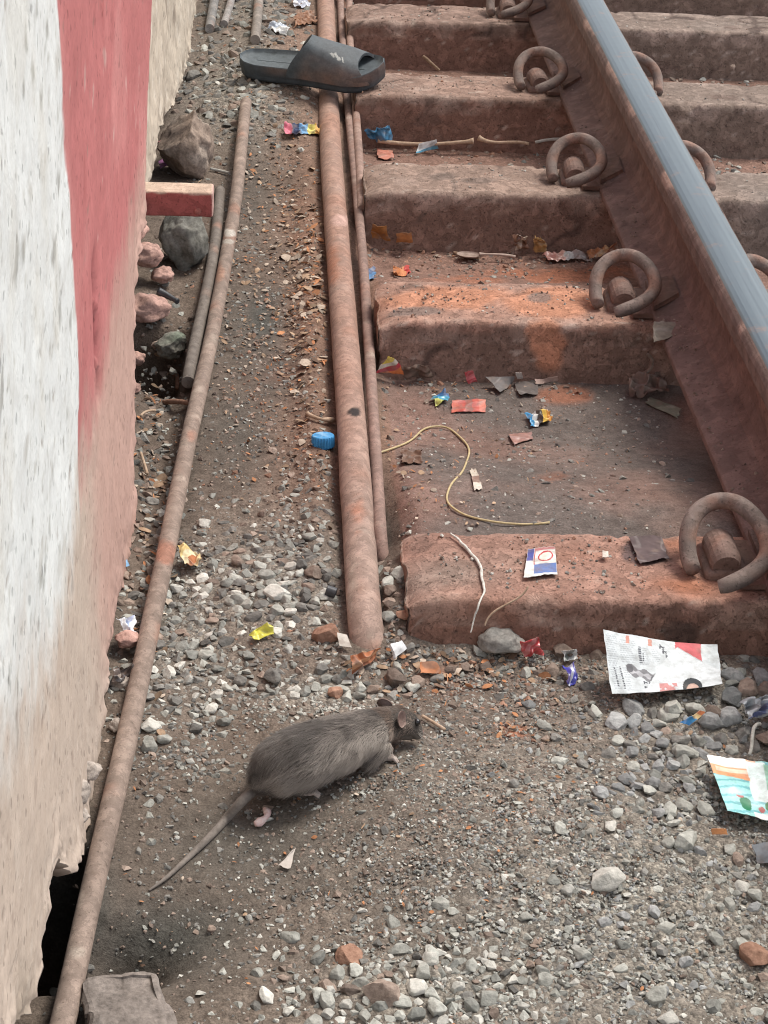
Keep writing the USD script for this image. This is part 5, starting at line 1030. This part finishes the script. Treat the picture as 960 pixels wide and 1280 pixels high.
# spoon
P = at(581, 305)
sp = thing('spoon', 'dirty plastic spoon lying against the front of the chipped sleeper', 'spoon', loc=[P[0], SLEEPER_Y[2] - .135, float(H(P[:1], np.array([SLEEPER_Y[2] - .135]))[0]) + .006], rotz=-6)
bowl = trimesh.creation.icosphere(4, 1.0); b_ = bowl.vertices * [.021, .0135, .007]; b_[:, 2] = np.where(b_[:, 2] > -.001, -.001 + (b_[:, 2] + .001) * -.55, b_[:, 2]) + .006
obj('bowl', trimesh.Trimesh(b_, bowl.faces, process=False), plain('dirty_plastic_look', (.22, .16, .13), (.40, .31, .26), 90., .7), sp, smooth=50)
h_ = spline([(.017, 0, .006), (.03, .0, .007), (.055, 0, .008), (.078, 0, .005)], 24)
g = tube(h_, np.interp(np.linspace(0, 1, 24), [0, .15, 1], [.0045, .0026, .0034]), 10); g.vertices[:, 2] = h_[0, 2] + (g.vertices[:, 2] - h_[0, 2]) * .7; obj('handle', g, L + 'dirty_plastic_look', sp, smooth=True)

# ------------------------------------------------------------------ the rat
GZ = float(np.mean([at(375, 995)[2], at(485, 950)[2]]))
def J(px, py, h, r): return np.append(atz(px, py, GZ + h), r)
def hullchain(chains, seg=32):
    parts = []
    for ch in chains:
        for a_, b_ in zip(ch[:-1], ch[1:]):
            parts.append(mf.Manifold.batch_hull([mf.Manifold.sphere(float(a_[3]), seg).translate(tuple(a_[:3])), mf.Manifold.sphere(float(b_[3]), seg).translate(tuple(b_[:3]))]))
    return mf.Manifold.batch_boolean(parts, mf.OpType.Add)
spine_px = [(327, 976, .018, .010), (338, 965, .030, .0245), (356, 955, .036, .0335), (376, 948, .038, .0372), (400, 939, .038, .0362), (424, 930, .037, .0335), (446, 921, .036, .0300), (465, 913, .0355, .0262), (482, 905, .034, .0215), (497, 902, .0315, .0188), (509, 905, .026, .0145), (517, 911, .0205, .0100), (521, 917, .0165, .0066)]
SPN = np.array([J(*q) for q in spine_px]); SPN[:, 3] -= np.interp(np.arange(13), [0, 1, 4, 8, 10, 12], [.003, .0062, .0072, .0048, .0018, 0])
axis_ = SPN[8, :3] - SPN[2, :3]; axis_[2] = 0; axis_ /= np.linalg.norm(axis_); side = np.cross(axis_, [0, 0, 1.]); side /= np.linalg.norm(side)   # right flank, towards the camera
if side[1] > 0: side = -side
up_ = np.array([0, 0, 1.])
def off(base, f, s_, u_, r): return np.append(base[:3] + axis_ * f + side * s_ + up_ * (u_ - base[2] + GZ if False else u_), r)
hipR = np.append(SPN[2, :3] + side * .006 - up_ * .003, .0225); kneeR = np.append(SPN[3, :3] + side * .011 + axis_ * .002 - up_ * .012, .0115)
footc = at(368, 990); hockR = np.append([footc[0], footc[1], GZ + .011], .0058)
hipL = np.append(SPN[2, :3] - side * .016 - up_ * .012, .020); kneeL = np.append(SPN[3, :3] - side * .022 - up_ * .026, .012)
shR = np.append(SPN[7, :3] + side * .013 - up_ * .012, .0125); pawR_ = at(474, 944); elR = np.append(SPN[6, :3] + side * .017 - up_ * .021 + axis_ * .006, .0082); wrR = np.append([pawR_[0], pawR_[1], GZ + .009], .0048)
shL = np.append(SPN[7, :3] - side * .013 - up_ * .014, .012); wrL = np.append(SPN[8, :3] - side * .014 - up_ * .028, .0048)
jaw = np.append(SPN[9, :3] + axis_ * .004 - up_ * .010, .0115); jaw2 = np.append(SPN[11, :3] - up_ * .005 - axis_ * .004, .0062)
body = hullchain([SPN, [hipR, kneeR, hockR], [hipL, kneeL], [shR, elR, wrR], [shL, wrL], [SPN[8], jaw, jaw2]])
mm = body.refine_to_length(.0032).to_mesh(); bt = trimesh.Trimesh(mm.vert_properties[:, :3], mm.tri_verts)
trimesh.smoothing.filter_taubin(bt, lamb=.6, nu=.53, iterations=28)
rat = thing('rat', 'dark grey brown rat crouching on the soil in front, facing right', 'rat', loc=(0, 0, 0))
v = bt.vertices
belly = sstep(.030, .010, v[:, 2] - GZ)
cb = np.tile([.060, .052, .045], (len(v), 1)) * (1 + .2 * nz(v, .02, 3, 900))[:, None]; cb = mixc(cb, [.16, .135, .115], belly * .6)
M_skin = vcol('rat_skin_look', .8, 400., (.8, 1.2), .3, .0005, .3, 120.)
obj('body', bt, M_skin, rat, smooth=True, col=cb)
def smoothman(chains, ref, it=10):
    q = hullchain(chains, 20).refine_to_length(ref).to_mesh(); t_ = trimesh.Trimesh(q.vert_properties[:, :3], q.tri_verts); trimesh.smoothing.filter_taubin(t_, iterations=it); return t_
pinkc = np.array([.42, .35, .31])
# tail
TP = [(325, 977, .0165, .0058), (314, 990, .013, .0052), (301, 1003, .010, .0046), (285, 1021, .0075, .0041), (268, 1040, .006, .0036), (250, 1058, .005, .0031), (230, 1077, .004, .0025), (209, 1096, .003, .0020), (186, 1113, .0022, .0010)]
tp = []
for x_, y_, h_, r_ in TP:
    g_ = at(x_, y_); p_ = atz(x_, y_, max(g_[2] + r_ + .0005, GZ + h_ if x_ > 300 else g_[2] + r_)); tp.append(np.append(p_, r_))
tp = np.array(tp); C = spline(tp[:, :3], 120); rt = np.interp(np.linspace(0, 1, 120), np.linspace(0, 1, len(tp)), tp[:, 3])
rt *= 1 + .035 * np.sin(np.arange(120) * np.pi)      # scale rings
tl = tube(C, rt, 18, bump=.05, seed=905); v = tl.vertices
obj('tail', tl, M_skin, rat, smooth=True, col=np.tile([.175, .150, .130], (len(v), 1)) * (1 + .18 * nz(v, .012, 3, 906))[:, None])
# feet: long hind foot and small forepaw, five toes and four
def foot(base, fwd, lat, length, toes, r, name, ntoe_len):
    fwd = fwd / np.linalg.norm(fwd); ch = [[np.append(base, r * 1.15), np.append(base + fwd * length * .55, r * 1.25)]]
    kn = base + fwd * length * .55
    for k in range(toes):
        f = (k - (toes - 1) / 2) / ((toes - 1) / 2); d_ = fwd + lat * f * .42; d_ /= np.linalg.norm(d_); ln = ntoe_len * (1 - .28 * abs(f) ** 1.5)
        b0 = kn + lat * f * r * 1.3; ch.append([np.append(b0, r * .62), np.append(b0 + d_ * ln * .55 + up_ * .0022, r * .52), np.append(b0 + d_ * ln - up_ * .0010, r * .34)])
    t_ = smoothman(ch, .0012, 6); v_ = t_.vertices
    return obj(name, t_, M_skin, rat, smooth=True, col=np.tile(pinkc, (len(v_), 1)) * (1 + .22 * nz(v_, .006, 3, 910))[:, None])
hb = at(364, 996); hb[2] = max(hb[2] + .0045, GZ + .004); he = at(401, 999); foot(hb, np.array([he[0] - hb[0], he[1] - hb[1], 0.]), side, .027, 5, .0038, 'hind_foot', .013)
pb = at(474, 949); pb[2] = max(pb[2] + .0045, GZ + .004); pe = at(501, 950); foot(pb, np.array([pe[0] - pb[0], pe[1] - pb[1] - .004, 0.]), side, .015, 4, .0031, 'forepaw', .0115)
pb2 = wrL[:3].copy(); pb2[2] = GZ + .004; foot(pb2, axis_ + 0 * up_, side, .013, 4, .0026, 'forepaw', .010)
# ears: thin cupped discs
def ear(ctr, nrm, upv, w, h, name):
    nrm = nrm / np.linalg.norm(nrm); upv = upv - nrm * (upv @ nrm); upv /= np.linalg.norm(upv); lat = np.cross(upv, nrm)
    rr_, aa = np.meshgrid(np.linspace(0.02, 1, 12), np.linspace(0, 2 * np.pi, 40, endpoint=False), indexing='ij'); rr_, aa = rr_.ravel(), aa.ravel()
    x_, y_ = rr_ * np.cos(aa) * w, rr_ * np.sin(aa) * h + h * .6
    x_ *= np.interp(y_ / h, [-.4, .1, 1.6], [.55, .95, 1.0]); z_ = (rr_ ** 2) * .0032 - .002
    P = ctr + x_[:, None] * lat + y_[:, None] * upv + z_[:, None] * nrm; f_ = tris(grid_faces(12, 40, wrap=True))
    V_ = np.vstack([P, P - nrm * .0011]); K_ = len(P); e_ = np.arange(11 * 40, 12 * 40); e2 = np.roll(e_, -1)
    F_ = np.vstack([f_, f_[:, ::-1] + K_, np.stack([e_, e2, e2 + K_], 1), np.stack([e_, e2 + K_, e_ + K_], 1)])
    cc_ = mixc(np.tile([.17, .112, .095], (K_, 1)), [.27, .19, .16], sstep(.75, 1., rr_)); obj(name, trimesh.Trimesh(V_, F_, process=False), M_skin, rat, smooth=True, col=np.vstack([cc_, np.tile([.12, .085, .075], (K_, 1))]))
hd = SPN[9, :3]; back = -axis_
ear(hd + side * .0140 + up_ * .0095 - axis_ * .004, side * .85 + axis_ * .45 + up_ * .25, up_ * .9 + back * .55 + side * .25, .0086, .0094, 'ear')
ear(hd - side * .0125 + up_ * .0110 - axis_ * .004, -side * .55 + axis_ * .65 + up_ * .25, up_ * .9 + back * .4 - side * .35, .0082, .0088, 'ear')
M_eye = plain('rat_eye_look', (.006, .005, .005), (.012, .010, .010), 50., .08, 0., .0001, .6)
def ball(c_, r_, name, mat, scl=(1, 1, 1)):
    t_ = trimesh.creation.icosphere(3, r_); t_.vertices = t_.vertices * scl + c_; return obj(name, t_, mat, rat, smooth=True)
hp = SPN[10, :3]
from trimesh.proximity import closest_point
def onskin(p_, d_, push=0.):
    loc, _, _ = bt.ray.intersects_location([p_ + d_ * .05], [-d_]); q = loc[np.argmin(np.linalg.norm(loc - (p_ + d_ * .05), axis=1))] if len(loc) else p_; return q + d_ * push
eye_d = side * .80 + up_ * .50 + axis_ * .30; eye_d /= np.linalg.norm(eye_d)
ball(onskin(hp + axis_ * .001, eye_d, -.0002), .0038, 'eye', M_eye)
eye_l = -side * .80 + up_ * .50 + axis_ * .30; eye_l /= np.linalg.norm(eye_l); ball(onskin(hp + axis_ * .001, eye_l, -.0005), .0034, 'eye', M_eye)
ball(SPN[12, :3] + axis_ * .0050, .0032, 'nose', plain('rat_nose_look', (.20, .11, .10), (.28, .16, .14), 200., .4))
def curves(name, Ps, w0, w1, mat, parent):
    n_ = Ps.shape[1]; c_ = UsdGeom.BasisCurves.Define(stage, numbered(pathof(parent) + '/' + name)); c_.CreateTypeAttr('linear'); c_.CreateCurveVertexCountsAttr(Vt.IntArray.FromNumpy(np.full(len(Ps), n_, np.int32)))
    c_.CreatePointsAttr(Vt.Vec3fArray.FromNumpy(Ps.reshape(-1, 3).astype(np.float32))); c_.CreateWidthsAttr(Vt.FloatArray.FromNumpy(np.tile(np.linspace(w0, w1, n_), len(Ps)).astype(np.float32))); c_.SetWidthsInterpolation('vertex')
    UsdShade.MaterialBindingAPI.Apply(c_.GetPrim()).Bind(UsdShade.Material.Get(stage, mat) if isinstance(mat, str) else mat); return c_.GetPrim()
# whiskers
wh = []
for s_ in (-1, 1):
    for k in range(9):
        b0 = SPN[11, :3] + side * s_ * .008 + up_ * rng.normal(0, .002) - axis_ * .001 * k * .3; d_ = side * s_ * rng.uniform(.7, 1.1) + axis_ * rng.uniform(-.2, .6) + up_ * rng.uniform(-.25, .35); ln = rng.uniform(.02, .034)
        t_ = np.linspace(0, 1, 7)[:, None]; wh.append(b0 + d_ * ln * t_ - up_ * .006 * t_ ** 2)
curves('whisker', np.array(wh), .00028, .00008, plain('whisker_look', (.30, .27, .24), (.5, .46, .42), 200., .5), rat)
# coat: short hairs combed backwards over the body
NH = 52000
fa = bt.area_faces; pk = rng.choice(len(fa), NH, p=fa / fa.sum()); r1, r2 = rng.random(NH), rng.random(NH); fl = r1 + r2 > 1; r1[fl], r2[fl] = 1 - r1[fl], 1 - r2[fl]
tri_ = bt.vertices[bt.faces[pk]]; root = tri_[:, 0] + r1[:, None] * (tri_[:, 1] - tri_[:, 0]) + r2[:, None] * (tri_[:, 2] - tri_[:, 0]); nn_ = bt.face_normals[pk]
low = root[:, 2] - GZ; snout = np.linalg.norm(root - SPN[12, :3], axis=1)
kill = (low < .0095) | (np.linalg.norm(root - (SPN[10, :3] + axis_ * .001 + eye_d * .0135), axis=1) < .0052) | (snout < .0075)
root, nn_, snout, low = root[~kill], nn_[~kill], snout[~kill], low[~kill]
t_al = (root - SPN[1, :3]) @ axis_
flow = -axis_ + np.stack([nz(root, .022, 2, 920), nz(root, .022, 2, 921), nz(root, .022, 2, 922)], 1) * .5 - up_ * np.clip(.5 * (nn_ @ side), -.1, .6)[:, None]
tang = flow - nn_ * np.einsum('ij,ij->i', flow, nn_)[:, None]; tang /= np.linalg.norm(tang, axis=1)[:, None] + 1e-9
ln = np.interp(snout, [0, .012, .03, .06, .12], [.0015, .0026, .0055, .0100, .0140]) * rng.uniform(.7, 1.25, len(root))
lift_ = (rng.uniform(.22, .5, len(root)) + .22 * nz(root, .012, 2, 933))[:, None]; jit = rng.normal(0, .16, root.shape)
t4 = np.linspace(0, 1, 4)
Ps = np.stack([root - nn_ * .0008 + ln[:, None] * (tang * k + nn_ * lift_ * (k - .55 * k * k) + jit * k * k * .6) for k in t4], 1)
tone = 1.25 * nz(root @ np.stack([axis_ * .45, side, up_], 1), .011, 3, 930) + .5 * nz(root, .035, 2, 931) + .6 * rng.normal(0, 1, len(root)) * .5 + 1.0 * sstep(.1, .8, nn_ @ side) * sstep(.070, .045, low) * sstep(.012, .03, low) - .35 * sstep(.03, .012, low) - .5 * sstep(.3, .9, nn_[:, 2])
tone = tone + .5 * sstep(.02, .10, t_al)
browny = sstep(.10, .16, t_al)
def hairmat(nm, c_, r_=.42): return usdkit.material(stage, L + nm, {'p': ('principled_bsdf', {'base_color': c_, 'roughness': r_, 'specular_ior_level': .5})}, [], surface='p.BSDF')
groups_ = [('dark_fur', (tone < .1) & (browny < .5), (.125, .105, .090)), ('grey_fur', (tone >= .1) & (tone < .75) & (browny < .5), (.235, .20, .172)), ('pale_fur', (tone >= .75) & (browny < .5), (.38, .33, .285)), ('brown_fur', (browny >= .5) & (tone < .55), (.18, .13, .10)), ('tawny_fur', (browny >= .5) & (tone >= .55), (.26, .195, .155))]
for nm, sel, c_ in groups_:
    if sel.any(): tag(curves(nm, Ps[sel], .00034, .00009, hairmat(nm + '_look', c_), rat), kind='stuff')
